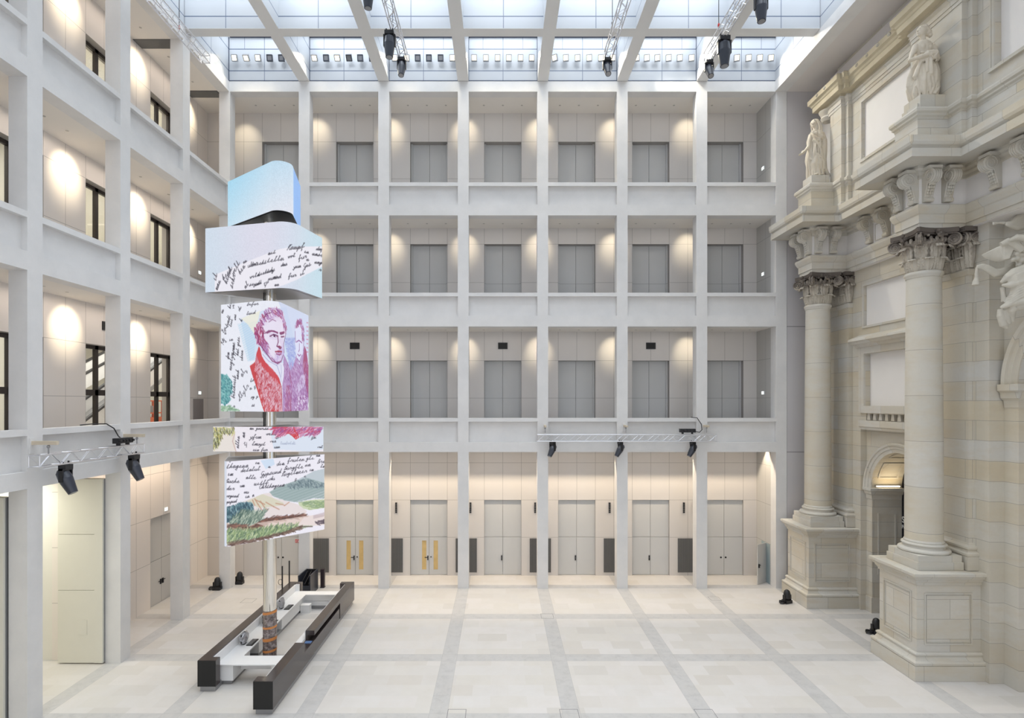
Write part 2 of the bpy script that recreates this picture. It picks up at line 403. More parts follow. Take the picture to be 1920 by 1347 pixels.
# --- roof grid: deep white coffers between the beams
rf=sroot('ceiling.007')
BY=[31.6-4.4*k for k in range(1,7)]
ZG=30.5
for x in PXC[1:-1]:
    o=struct('roof_beam',MB().box(x-.3,x+.3,2,YB,ZTOP+.012,ZG+.3),M['roofy'],rf)
    struct('beam_soffit',MB().box(x-.3,x+.3,2,YB,ZTOP,ZTOP+.012),M['beam'],o)
for y in BY:
    for i in range(7):
        a=PXC[i]+.3 if i else XL; b=PXC[i+1]-.3 if i<6 else XR-.05
        o=struct('cross_beam',MB().box(a,b,y-.3,y+.3,ZTOP+.012,ZG+.3),M['roofx'],rf)
        struct('beam_soffit',MB().box(a,b,y-.3,y+.3,ZTOP,ZTOP+.012),M['beam'],o)
struct('clerestory_panels',MB().box(XL-.6,XR+.6,YB+.02,YB+.3,ZTOP,ZG+.02),M['roofx'],rf)
struct('clerestory_panels',MB().box(XL-.3,XL-.02,2,YB+.02,ZTOP,ZG+.3),M['roofy'],rf)
struct('clerestory_panels',MB().box(XR-.03,XR+.25,2,YB+.02,ZTOP,ZG+.3),M['roofy'],rf)
for i in range(7): struct('skylight_frame',MB().box(PXC[i]+.3,PXC[i+1]-.3,YB-.12,YB+.1,ZG+.0,ZG+.3),M['gapdark'],rf)
struct('corner_joint',MB().box(XL-.03,XL+.0,YB-.03,YB+.03,ZTOP,ZG),M['gapdark'],rf)
for x in PXC[1:-1]:
    for s in(-1,1): struct('panel_joint',MB().box(x+s*.3-.02,x+s*.3+.02,YB-.01,YB+.02,ZTOP,ZG),M['gapdark'],rf)
struct('panel_joint',MB().box(XL,XR,YB-.012,YB+.02,ZTOP-.0,ZTOP+.035),M['gapdark'],rf)
# --- rest of the hall, behind and beside the viewpoint
struct('wall_front',MB().box(-18,20,-8,-7.6,0,30),M['conc'])
struct('wall_left_near',MB().box(XL-.6,XL,-8,9.15,0,30),M['conc'])
struct('ceiling.008',MB().box(-18,20,-8,2,ZTOP,ZTOP+.4),M['ceil'])
# --- lobby beyond the open ground floor bays on the left, rooms behind the windows
lb=sroot('wall_lobby')
struct('wall_panel',MB().box(-29,-16.0-1.4,22.62,22.9,0,7.5),M['lobby'],lb)
struct('wall_panel',MB().box(-29.3,-29,7,22.9,0,8),M['lobby'],lb)
struct('wall_panel',MB().box(-29,XLR,6.7,7,0,8),M['lobby'],lb)
struct('ceiling.009',MB().box(-29,XLR,7,22.9,7.56,8.05),M['lobby'])
for k,(z0,z1) in enumerate(((8.1,14.5),(15.1,20.65),(21.25,27.5))):
    r=sroot('wall_window_room.%03d'%(k+1))
    x0=-29
    struct('room_wall',MB().box(x0-.2,x0,7,42,z0,z1).box(x0,-18.2,42,42.2,z0,z1).box(-18.4,-18.2,34.2,42,z0,z1).box(x0,XLR-.75,22.4,22.55,z0,z1),M['lobby'],r)
    struct('room_floor',MB().box(x0,XLR-.75,7,34.2,z0-.05,z0).box(x0,-18.2,34.2,42,z0-.05,z0),M['lobby'],r)
    struct('room_ceiling',MB().box(x0,XLR-.75,7,34.2,z1,z1+.05).box(x0,-18.2,34.2,42,z1,z1+.05),M['lobby'],r)
# --- windows in the left gallery niches
wn=0
for (z0,z1,zt,dep,lv) in LV[:3]:
    for c in(20.45,24.85,29.25):
        wn+=1; w=sroot('window_%d'%wn); xw=XLR-.32
        zb={3:22.0,2:15.6,1:8.6}[lv]
        m=MB();fw=.13
        m.box(xw-.12,xw,c-1.1,c-1.1+fw,zb,zt).box(xw-.12,xw,c+1.1-fw,c+1.1,zb,zt).box(xw-.12,xw,c-.1,c+.1,zb,zt)
        m.box(xw-.12,xw,c-1.1,c+1.1,zt-.16,zt).box(xw-.12,xw,c-1.1,c+1.1,zb,zb+.14)
        if lv==1:m.box(xw-.12,xw,c-1.1,c+1.1,10.6,10.85)
        obj('window_frame',m,M['winframe'],w)
        obj('window_pane',MB().box(xw-.07,xw-.05,c-1.0,c+1.0,zb,zt-.1),M['glass'],w)
        obj('window_sill',MB().box(xw-.3,xw+.3,c-1.1,c+1.1,z0,zb),M['doorl'],w)
# --- open leaf at the right end of the back gallery
import mathutils
d=sroot(door_name())
m=MB();h=(15.2,32.45);e=(14.5,31.97);dx,dy=e[0]-h[0],e[1]-h[1];L=math.hypot(dx,dy);nx,ny=-dy/L*.05,dx/L*.05
m.prism([h,e,(e[0]+nx,e[1]+ny),(h[0]+nx,h[1]+ny)],'z',.02,2.25)
obj('door_leaf',m,M['doorl'],d);obj('door_handle',MB().box(14.58,14.66,31.93,31.99,.95,1.15).tube((14.6,31.92,1.08),(14.72,31.98,1.08),.02),M['black'],d)
obj('door_opening',MB().box(XR-.02,XR+.01,32.0,33.0,0,2.25),plain('dim_stair_opening',(.33,.40,.42),.7),d)
# --- tall pivoting wall leaves in the left ground bays
def pivot(y,x0,x1,label):
    r=empty('pivot_panel',(x0,y,0));tag(r,label,'wall panel')
    def B(m,a,b,c,d_,e_,f_): return m.box(a-x0,b-x0,c-y,d_-y,e_,f_)
    for z0,z1 in((.05,2.9),(2.915,5.1),(5.115,7.28)): obj('panel_face',B(MB(),x0,x1-.34,y,y+.3,z0,z1),M['greenish'],r)
    obj('edge_post',B(MB(),x1-.33,x1,y-.02,y+.3,.05,7.28),M['greenish'],r)
    obj('edge_gasket',B(MB(),x1,x1+.02,y+.05,y+.3,.05,7.28),M['graymetal'],r)
    if y>20: obj('access_hatch',B(MB(),x0+.78,x0+1.15,y-.012,y,1.15,1.75),M['greenish'],r)
pivot(22.25,-17.4,-15.62,'tall pale green wall panel with a small access hatch, standing open beside a pillar')
pivot(17.85,-17.4,-15.66,'tall pale green pivoting wall panel without a hatch at the edge of the picture')
# ============================================================ FITTINGS OF THE GALLERIES
BAYN=['behind the screen column','first bay right of the screen column','second bay right of the screen column','middle','third from the right','second from the right','last']
# slatted grilles behind the pillars
for i in range(1,7):
    cx=PXC[i]+.03
    r=empty('slatted_grille',(cx,YR,.19))
    tag(r,['','grey slatted wall grille behind the short black post, left of the first glazed door',
      'grey slatted wall grille between the two doors with glass strips','grey slatted wall grille right of the second glass strip door',
      'grey slatted wall grille between the third and fourth plain doors, left of middle','grey slatted wall grille seen left of the pillar under the middle spotlight of the truss',
      'grey slatted wall grille seen left of the pillar under the last spotlight of the truss'][i],'grille','slatted grilles in the back wall')
    obj('back_plate',MB().box(-.63,.63,-.012,0,0,2.02),M['grillebg'],r)
    m=MB()
    for k in range(22): m.box(-.63+k*.0585,-.63+k*.0585+.032,-.05,-.012,0,2.02)
    obj('slats',m,M['grille'],r)
# column speakers
for k,x in enumerate((-6.18,-1.77,2.07,6.49,10.9,11.5)):
    r=empty('column_speaker',(x,YR,3.72));tag(r,'slim black wall speaker '+['left of the second glazed door','just right of the second pillar from the screens','just left of the middle pillar','right of the first plain door past the middle','left one of the close pair beside the last pillar','right one of the close pair beside the last pillar'][k],'speaker','slim column speakers on the back wall')
    obj('body',MB().box(-.05,.05,-.06,0,0,.64),M['graymetal'],r)
    m=MB()
    for j in range(6): m.box(-.055,.055,-.08,-.06,.02+j*.105,.1+j*.105)
    obj('driver_grid',m,M['black'],r)
for k,(x,lab) in enumerate(((BC[1],'nearest the portrait screen'),(BC[3],'in the middle bay'),(BC[5],'farthest right'))):
    r=empty('projection_port',(x,YR,13.47));tag(r,'small black rectangular port on the lowest gallery wall, %s'%lab,'wall box')
    obj('port_frame',MB().box(-.28,.28,-.05,0,0,.05).box(-.28,.28,-.05,0,.33,.38).box(-.28,-.23,-.05,0,.05,.33).box(.23,.28,-.05,0,.05,.33),M['black'],r)
    obj('port_opening',MB().box(-.23,.23,-.02,0,.05,.33),M['grillebg'],r)
r=empty('projection_port',(XLR,25.0,13.47));tag(r,'small black rectangular port high on the left gallery wall above the escalator window','wall box')
obj('port_frame',MB().box(0,.05,-.28,.28,0,.05).box(0,.05,-.28,.28,.33,.38).box(0,.05,-.28,-.23,.05,.33).box(0,.05,.23,.28,.05,.33),M['black'],r);obj('port_opening',MB().box(0,.02,-.23,.23,.05,.33),M['grillebg'],r)
# exit signs
def exitsign(x,y,z,s,label):
    r=empty('exit_sign',(x,y,z));tag(r,label,'exit sign')
    obj('sign_box',MB().box(0,-s*.04,-.14,.14,-.1,.1),M['white'],r)
    obj('sign_face',MB().box(-s*.042,-s*.05,-.12,.12,-.08,.08),M['sign'],r)
exitsign(XR,32.8,23.87,1,'small lit emergency sign at the right end of the top gallery')
exitsign(XR,32.8,17.74,1,'small lit emergency sign at the right end of the middle gallery')
exitsign(XR,32.8,10.85,1,'small lit emergency sign at the right end of the lowest gallery')
exitsign(XLR,32.7,17.8,-1,'small lit emergency sign on the left gallery wall left of the manuscript screen')
exitsign(XLR,32.7,10.85,-1,'small lit emergency sign on the left gallery wall above the dark service doorway')
exitsign(XLR,29.4,4.75,-1,'small lit emergency sign above the ground floor double door on the left')
r=empty('fire_sign',(-12.1,YR+.12,2.02));tag(r,'tiny red and white fire equipment sign on the grey door behind the screen column','sign')
obj('sign_plate',MB().box(-.13,-.02,-.012,0,-.1,.1),M['red'],r);obj('sign_plate',MB().box(.02,.13,-.012,0,-.1,.1),M['red'],r)
obj('flame_symbol',MB().prism([(.05,-.07),(.1,-.07),(.11,0),(.075,.07),(.045,0)],'y',-.018,-.012),M['white'],r)
obj('extinguisher_symbol',MB().box(-.09,-.06,-.018,-.012,-.07,.03).box(-.09,-.04,-.018,-.012,.04,.06),M['white'],r)
# dark linear ceiling grilles, top left gallery
for y,l in((27.13,'long dark grey ceiling grille in the top left gallery above the pillar'),(31.55,'short dark grey ceiling grille in the top gallery at the left corner')):
    r=empty('ceiling_grille',(-16.5,y,27.5));tag(r,l,'ceiling grille')
    m=MB()
    for k in range(16): m.box(-.88,.85,-.33+k*.0415,-.33+k*.0415+.02,-.03,0)
    obj('louvres',m,M['grille'],r);obj('vent_frame',MB().box(-.9,.88,-.35,.36,-.012,0),M['grillebg'],r)
# small dome camera under the left gallery ceiling
r=empty('security_camera',(-16.3,28.3,14.5));tag(r,'small black camera hanging under the lowest left gallery ceiling','camera')
obj('ceiling_mount',MB().tube((0,0,-.12),(0,0,0),.03),M['white'],r);obj('camera_body',MB().box(-.05,.05,-.1,.1,-.26,-.12),M['black'],r)
# --- escalator and shelving seen through the left windows
r=empty('escalator',(-22.3,27.5,8.1));tag(r,'grey escalator rising behind the lower left gallery windows','escalator')
def slope(m,x0,x1,ya,za,yb,zb,h): return m.prism([(ya,za),(yb,zb),(yb,zb+h),(ya,za+h)],'x',x0,x1)
for dx in(0,1.5):
    obj('balustrade',slope(MB(),dx,dx+.08,-.4,-.3,12,6.3,.9),M['white'],r)
    obj('handrail',slope(MB(),dx-.03,dx+.12,-.4,.62,12,7.22,.13),M['black'],r)
    obj('skirt',slope(MB(),dx-.05,dx+.14,-.4,-.55,12,6.05,.25),M['graymetal'],r)
obj('truss_body',slope(MB(),.1,1.5,-.4,-.5,12,6.1,.45),M['graymetal'],r)
r=empty('escalator',(-25.2,28.5,8.1));tag(r,'second grey escalator parallel to and behind the first, seen through the left windows','escalator')
for dx in(0,1.3):
    obj('balustrade',slope(MB(),dx,dx+.08,-.4,1.0,12,6.6,.8),M['white'],r)
    obj('handrail',slope(MB(),dx-.03,dx+.12,-.4,1.8,12,7.4,.12),M['black'],r)
r=empty('orange_shelving',(-20.2,32.0,8.1));tag(r,'orange framed shelving behind the lower left window nearest the corner','shelving')
for a in(-.0,.9,1.8,2.7): obj('upright',MB().box(-.04,.04,a-.04,a+.04,0,2.3),M['orange'],r)
for z in(1.55,2.25): obj('shelf',MB().box(-.2,.2,0,2.7,z,z+.07),M['orange'],r)
obj('plinth_box',MB().box(-.15,.25,-.04,2.74,0,1.35),M['orange'],r)
obj('book_block',MB().box(-.1,.1,.3,.8,1.62,2.0),M['graymetal'],r)

# ============================================================ FLOODLIGHTS IN THE CLERESTORY
ON={0:'11100',1:'101000',2:'110001',3:'111111',4:'111111',5:'111111',6:'11111'}
POS={0:[439,461,483,505,527],1:[589,611,632,654,675,697],2:[740,762,783,804,826,848],3:[889,911,933,954,976,997],4:[1040,1061,1083,1105,1127,1149],5:[1194,1213,1233,1254,1275,1297],6:[1361,1382,1404,1425,1446]}
BAYL=['leftmost','second','third','middle','fifth','sixth','rightmost']
tilt={0:[8,35,8,0,0],1:[35,0,30,30,0,0],2:[0]*6,3:[0]*6,4:[0]*6,5:[0]*6,6:[0]*6}
FL=[]
for b in range(7):
    for k,px in enumerate(POS[b]):
        on=ON[b][k]=='1'; x=(px-938)*30.95/F; z=H+(755-108)*30.95/F
        r=empty('floodlight',(x,30.98,z)); r.rotation_euler=(math.radians(14+tilt[b][k]),0,math.radians([0,0,0,0,-8,-12,-15][b]+(k==0 and b==4)*-20))
        tag(r,'%s square floodlight, %s from the left in the %s roof bay of the back row'%('lit' if on else 'unlit',ORD[k],BAYL[b]),'floodlight','floodlights along the clerestory')
        obj('housing',MB().box(-.155,.155,-.04,.1,-.165,-.125).box(-.155,.155,-.04,.1,.125,.165).box(-.155,-.115,-.04,.1,-.125,.125).box(.115,.155,-.04,.1,-.125,.125).box(-.115,.115,.05,.1,-.125,.125),M['blackgloss' if not on else 'graymetal'],r)
        obj('lens',MB().box(-.115,.115,-.02,.05,-.125,.125),M['lampon' if on else 'lampdim'],r)
        obj('bracket',MB().box(-.02,.02,.1,.3,-.03,.03),M['graymetal'],r)
        if on: FL.append((x,30.85,z))

# ============================================================ TRUSSES AND MOVING HEADS
def truss(mb,p0,p1,w=.3,h=.3,seg=.42,r=.022,horiz=True):
    """box truss between two points, local axes: along, side, up"""
    p0=np.array(p0,float);p1=np.array(p1,float);d=p1-p0;L=np.linalg.norm(d);d/=L
    u=np.array([0,0,1.]);s=np.cross(d,u);s/=np.linalg.norm(s)
    c=[(-w/2,-h/2),(w/2,-h/2),(w/2,h/2),(-w/2,h/2)]
    return p0,d,s,u,L,c
def make_truss(name,p0,p1,label,w=.3,h=.34,group=None):
    p0,d,s,u,L,c=truss(None,p0,p1,w,h)
    r=empty(name,tuple(p0));tag(r,label,'truss',group)
    def q(t,i): return tuple(d*t+s*c[i][0]+u*c[i][1])
    for i in range(4): obj('chord',MB().tube(q(0,i),q(L,i),.026,n=8),M['alu'],r)
    n=int(L/.42);m=MB()
    for i in range(4):
        j=(i+1)%4
        for k in range(n):
            a,b=(i,j) if k%2==0 else(j,i)
            m.tube(q(L*k/n,a),q(L*(k+1)/n,b),.012,n=5,caps=False)
        m.tube(q(.02,i),q(.02,j),.018,n=6);m.tube(q(L-.02,i),q(L-.02,j),.018,n=6)
    obj('lattice',m,M['alu'],r);return r
tr_z=26.85
def xt(px,py): 
    Y=(tr_z-H)*F/(PY0-py);return (px-PX0)*Y/F,Y
for k,(px,py,w,lab) in enumerate(((386,112,.42,'roof truss running along the left gallery edge, no lamps at its end'),(757,108,.34,'roof truss left of centre with a black moving head at its end'),(1140,104,.34,'roof truss right of centre with one lamp hanging at its end'),(1326,108,.36,'roof truss nearest the stone portal carrying several moving heads'))):
    x,Y=xt(px,py);r=make_truss('lighting_truss',(x,Y,tr_z),(x,15,tr_z),lab,w,.36,'trusses hanging under the roof grid')
    for yy in(Y-1.9,Y-6.3):
        c=empty('chain_hoist',(x-w/2,yy,tr_z+.2));tag(c,'thin hoist chain holding the %s, %s one'%(['leftmost roof truss','roof truss left of centre','roof truss right of centre','roof truss nearest the portal'][k],'rear' if yy>Y-3 else 'front'),'chain')
        obj('chain',MB().tube((0,0,0),(0,0,2.6),.015,n=6),M['black'],c);obj('hook',MB().ell((0,0,.08),(.05,.05,.1),8,6),M['red'] if k in(0,3) else M['graymetal'],c)
_heads=[None]
def moving_head(loc,label,rx=25,rz=0,sc=1.0,hang=True):
    r=empty('moving_head',loc,math.radians(rz));tag(r,label,'stage light','moving head lamps');r.scale=(sc,sc,sc)
    s=-1 if hang else 1
    obj('base_box',MB().box(-.18,.18,-.13,.13,0,s*.15),M['black'],r)
    ca=math.radians(rx)
    obj('yoke',MB().box(-.24,-.19,-.07,.07,s*.14,s*.60).box(.19,.24,-.07,.07,s*.14,s*.60).box(-.24,.24,-.08,.08,s*.14,s*.20),M['black'],r)
    # lamp body, tilted about the yoke axis
    m=MB();piv=np.array([0,0,s*.5]);dr=np.array([0,-math.sin(ca),s*math.cos(ca)])
    m.tube(piv-dr*.26,piv+dr*.02,.20,.225,n=18).tube(piv+dr*.02,piv+dr*.56,.225,.15,n=18).tube(piv-dr*.36,piv-dr*.26,.12,.20,n=18)
    b=obj('lamp_body',m,M['blackgloss'],r)
    obj('front_lens',MB().tube(piv+dr*.56,piv+dr*.57,.12,n=16),M['graymetal'],b)
    obj('clamp',MB().tube((-.13,0,0),(-.13,0,-s*.12),.03).tube((.13,0,0),(.13,0,-s*.12),.03),M['black'],r)
    return r
def hp(px,py,Y): return P(px,py,Y)
x,Y=xt(757,108)
moving_head((x-.25,Y-2.2,tr_z-.2),'black moving head hanging halfway along the roof truss left of centre',5,0,1.1)
moving_head((x-.05,Y-.3,tr_z-.2),'black moving head at the very end of the roof truss left of centre',20,0,.9)
moving_head((x-.5,Y-5.2,tr_z-.2),'black moving head cut off by the picture top beside the truss left of centre',0,0,1.0)
x,Y=xt(1140,104);moving_head((x-.05,Y-.1,tr_z-.2),'grey lit moving head at the end of the roof truss right of centre',30,0,.9)
x,Y=xt(1326,108);moving_head((x+.05,Y-.1,tr_z-.2),'dark moving head at the very end of the roof truss nearest the portal',30,0,.9)
moving_head((x+.12,Y-1.75,tr_z-.15),'long dark moving head hanging midway on the roof truss nearest the portal',3,0,1.25)
moving_head((x+.55,Y-4.4,tr_z-.1),'blue black moving head at the top edge right of the roof truss nearest the portal',5,0,1.1)
# wall trusses
def wall_truss(p0,p1,lab): return make_truss('wall_truss',p0,p1,lab,.34,.36)
wall_truss((-14.47,17.55,8.46),(-14.47,22.75,8.46),'aluminium wall truss along the left gallery front carrying two black spotlights')
wall_truss((2.0,30.85,8.36),(11.75,30.85,8.36),'aluminium wall truss in front of the back wall carrying three black spotlights')
def bracket(x,y,z,axis,lab,n):
    r=empty('truss_bracket',(x,y,z));tag(r,lab,'bracket','timber brackets holding the wall trusses')
    if axis=='x': obj('beam_arm',MB().box(0,.85,-.05,.05,-.06,.06),M['wood'],r);obj('wall_plate',MB().box(0,.04,-.1,.1,-.35,.15),M['conc'],r);obj('shackle',MB().tube((.55,0,-.06),(.55,0,-.36),.02).ell((.55,0,-.12),(.05,.05,.06),8,6),M['graymetal'],r)
    else: obj('beam_arm',MB().box(-.05,.05,-.75,0,-.05,.05),M['wood'],r);obj('wall_plate',MB().box(-.1,.1,-.04,0,-.3,.15),M['conc'],r);obj('shackle',MB().tube((0,-.45,-.05),(0,-.45,-.36),.02).ell((0,-.45,-.1),(.05,.05,.06),8,6),M['graymetal'],r)
bracket(XL,18.1,9.0,'x','pale timber bracket on the nearer pillar holding the left wall truss',0)
bracket(XL,22.5,8.98,'x','pale timber bracket on the farther pillar holding the left wall truss',1)
for k,x in enumerate((2.35,6.75,11.15)): bracket(x+.1,YB,9.0,'y','small timber bracket holding the back wall truss, %s of three'%['left','middle','right'][k],k)
moving_head((-14.4,18.75,8.24),'large black spotlight under the near end of the left wall truss',28,90,.95)
moving_head((-14.4,22.25,8.24),'black spotlight under the far end of the left wall truss',28,90,.98)
for k,(px,rz) in enumerate(((1036,-60),(1163,-60),(1299,-60))):
    x=(px-938)*30.85/F;moving_head((x,30.85,8.14),'black spotlight on the back wall truss, %s of three'%['left','middle','right'][k],32,[-50,-75,-75][k],.8)
def cable_obj(pts,r_,lab,name='cable'):
    o=obj(name,MB().path(pts,r_,6),M['black']);tag(o,lab,'cable');return o
def dimmer(loc,rz,lab):
    r=empty('dimmer_box',loc,rz);tag(r,lab,'dimmer box');m=MB().box(-.42,.42,-.12,.12,0,.2);obj('case',m,M['black'],r)
    [obj('socket',MB().tube((-.36+k*.18,-.12,.1),(-.36+k*.18,-.2,.1),.045),M['black'],r) for k in range(5)];obj('foot',MB().box(-.3,-.22,-.06,.06,-.08,0).box(.22,.3,-.06,.06,-.08,0),M['black'],r)
dimmer((-14.47,21.7,8.74),PI/2,'black dimmer box lying on the left wall truss')
dimmer((10.2,30.85,8.66),0,'black dimmer box on the back wall truss near its right end')
cable_obj([(-15.3,20.6,9.47),(-15.1,20.9,9.5),(-14.96,21.5,9.48),(-14.85,21.75,9.3),(-14.75,21.85,9.0),(-14.6,21.8,8.9)],.022,'black cable from the left gallery parapet down to the dimmer box')
cable_obj([(10.6,31.45,9.47),(10.85,31.2,9.45),(11.05,31.1,9.1),(11.05,31.0,8.8),(10.9,30.95,8.66),(10.6,30.9,8.72)],.022,'grey cable looping from the back parapet to the truss dimmer box')

# ============================================================ INFORMATION COUNTER
XO0,XO1=-10.75,-7.47   # outer faces
r=empty('information_counter',(-9.11,24,0));tag(r,'long dark lacquered information desk with a white inner worktop around the steel column','counter')
def L(m,x0,x1,y0,y1,z0,z1): return m.box(x0+9.11,x1+9.11,y0-24,y1-24,z0,z1)
def part(n,m,mat): return obj(n,m,mat,r)
YF=28.95
part('left_shell',L(L(L(MB(),XO0,XO0+.36,20.4,YF-.3,.2,1.12),XO0,XO0+.65,20.1,20.4,.2,1.12),XO0,XO0+.65,YF-.3,YF,.2,1.12),M['counter'])
part('left_inner_face',L(L(MB(),XO0+.361,XO0+.42,20.4,YF-.3,.2,1.08),XO0+.42,XO0+.6,YF-.36,YF-.301,.6,1.1),M['white'])
part('left_plinth',L(MB(),XO0+.06,XO0+.6,20.16,YF-.1,0,.2),M['graymetal'])
m=MB();xi=XO1-.36
L(m,xi,XO1,18.95,21.6,.2,1.12);L(m,XO1-.65,XO1,18.6,18.95,.2,1.12)
part('right_shell_near',m,M['counter'])
m=MB();L(m,XO1-.36,XO1,21.6,22.75,.2,.74);part('right_low_section',m,M['counter'])
m=MB();L(m,XO1-.36,XO1,26.4,YF-.3,.2,1.12);L(m,XO1-.36,XO1-.02,22.75,26.4,.2,.70);L(m,XO1-.36,XO1,22.75,26.4,.93,1.12);L(m,XO1-.36,XO1-.28,22.75,26.4,.7,.93);L(m,XO1-.65,XO1,YF-.3,YF,.2,1.12)
part('right_shell_far',m,M['counter'])
part('end_panel',L(MB(),XO0,XO0+.65,20.085,20.098,.2,1.115),M['counterfront']);part('end_panel',L(MB(),XO1-.65,XO1,18.585,18.598,.2,1.115),M['counterfront'])
part('right_plinth',L(MB(),XO1-.6,XO1-.06,18.68,YF-.1,0,.2),M['graymetal'])
part('right_inner_face',L(L(MB(),xi-.05,xi-.001,18.95,21.55,.2,1.08),xi-.05,xi-.001,22.8,YF-.3,.2,1.08),M['white'])
# white worktops and cabinets
part('worktop',L(L(L(L(MB(),XO0+.42,XO0+1.1,21.3,28.05,.72,.76),XO0+.42,xi-.05,20.56,21.3,.72,.76),XO0+.42,xi-.05,28.05,28.59,.72,.76),xi-.3,xi-.05,21.3,28.05,.72,.76),M['white'])
m=MB();L(m,xi-.5,xi-.06,20.6,21.15,.16,.719);L(m,XO0+1.03,xi-.06,21.2,21.25,.3,.719)
part('front_desk_supports',m,M['white'])
part('cabinet',L(MB(),XO0+.45,XO0+.98,22.9,24.1,.14,.72),M['white']);part('cabinet',L(MB(),XO0+.43,XO0+1.02,20.6,22.0,.16,.719),M['white'])
part('cabinet',L(MB(),XO0+.45,XO0+.98,25.3,28.4,.14,.72),M['white'])
part('cabinet',L(MB(),XO0+.98,xi-.05,28.2,28.6,.40,.72),M['white']);part('cabinet',L(MB(),XO0+.98,xi-.05,28.2,28.6,.17,.385),M['white'])
part('cabinet_plinth',L(L(L(MB(),XO0+.5,XO0+.94,20.7,22.0,0,.14),XO0+.5,XO0+.94,22.95,28.4,0,.14),XO0+.9,xi-.1,28.25,28.6,0,.17),M['graymetal'])
part('info_tablet',L(MB(),XO1-.3,XO1-.04,22.4,22.62,.745,.76),plain('blue_grey_display',(.12,.2,.38),.2))
# things inside the counter
def crystal(seed,c,s):
    rnd=random.Random(seed);m=MB();vs=[];n=9;mm=5
    for j in range(mm+1):
        ph=PI*j/mm
        for i in range(n):
            t=2*PI*i/n;k=rnd.uniform(.82,1.1);vs.append((c[0]+s[0]*math.sin(ph)*math.cos(t)*k,c[1]+s[1]*math.sin(ph)*math.sin(t)*k,c[2]-s[2]*math.cos(ph)*(1 if j<3 else k)))
    return m.add(vs,[(j*n+i,j*n+(i+1)%n,(j+1)*n+(i+1)%n,(j+1)*n+i) for j in range(mm) for i in range(n)])
M['foil']=plain('crumpled_clear_foil',(.42,.42,.44),.15,metal=.35,var=.5,scale=14)
for k,(y) in enumerate((22.35,24.35,26.2)):
    q=empty('wrapped_monitor',(-10.12,y,.76));tag(q,['desk monitor wrapped in crumpled plastic foil, nearest the front end of the counter','desk monitor wrapped in crumpled plastic foil, midway along the left desk','desk monitor wrapped in plastic foil, just beside the steel column'][k],'monitor','foil wrapped monitors')
    obj('screen_panel',MB().box(-.03,.02,-.24,.24,.1,.42),M['black'],q);obj('stand',MB().box(-.06,.06,-.1,.1,0,.03).box(-.02,.02,-.03,.03,.03,.12),M['black'],q)
    obj('foil_wrap',crystal(k,(0,0,.25),(.14,.3,.24)),M['foil'],q)
    q=empty('keyboard_tray',(-9.85,y+.1,.76));tag(q,['dark keyboard tray at the desk edge beside the first wrapped monitor','dark keyboard tray at the desk edge beside the second wrapped monitor','dark keyboard tray beside the wrapped monitor next to the column'][k],'keyboard')
    obj('tray',MB().box(-.1,.14,-.3,.3,.0,.03),M['black'],q)
    mm=MB()
    for a in range(10):
        for b in range(3): mm.box(-.08+b*.06,-.035+b*.06,-.27+a*.055,-.225+a*.055,.03,.042)
    obj('keys',mm,M['grille'],q)
q=empty('storage_box',(-9.53,27.75,0));tag(q,'small pale box on the floor inside the counter by the far desk','box')
obj('box_body',MB().box(-.22,.22,-.15,.15,0,.36),M['white'],q);obj('box_lid',MB().box(-.23,.23,-.16,.16,.36,.4),M['white'],q)
q=empty('black_gate',(-10.4,30.9,0));tag(q,'low glossy black barrier block standing behind the far left end of the counter','barrier')
obj('side_panel',MB().box(-.33,-.27,-.9,.75,0,1.1),M['blackgloss'],q);obj('side_panel',MB().box(.27,.33,-.9,.38,0,1.1),M['blackgloss'],q);obj('front_panel',MB().box(-.27,.27,-.9,-.84,0,.55),M['blackgloss'],q)
obj('rails',MB().box(-.27,.27,.3,.36,0,1.1).tube((-.2,-.85,.62),(-.2,.3,1.02),.02).tube((0,-.85,.62),(0,.3,1.02),.02).tube((.2,-.85,.62),(.2,.3,1.02),.02),M['black'],q)
for (x,y,h,lab) in((-10.98,28.5,2.05,'thin black pole stand with a ring, nearer one behind the left counter'),(-10.98,29.45,2.05,'thin black pole stand without a ring, farther one behind the left counter')):
    q=empty('pole_stand',(x,y,0));tag(q,lab,'stand');obj('foot_plate',MB().lathe([(.16,0),(.16,.02),(.03,.03)],0,0,20),M['black'],q);obj('pole',MB().tube((0,0,.02),(0,0,h),.035,n=12),M['black'],q)
    if y<29: obj('cable_ring',MB().path([(-.09+.1*math.cos(a),-.02,1.25+.14*math.sin(a)) for a in [2*PI*k/16 for k in range(17)]],.012,6),M['black'],q)
q=empty('bollard',(-9.88,31.5,0));tag(q,'short square black post on the floor left of the glazed door','bollard');obj('post',MB().box(-.1,.1,-.1,.1,.03,1.02),plain('dark_bronze_post',(.035,.025,.03),.4),q);obj('base',MB().box(-.12,.12,-.12,.12,0,.03),M['black'],q)
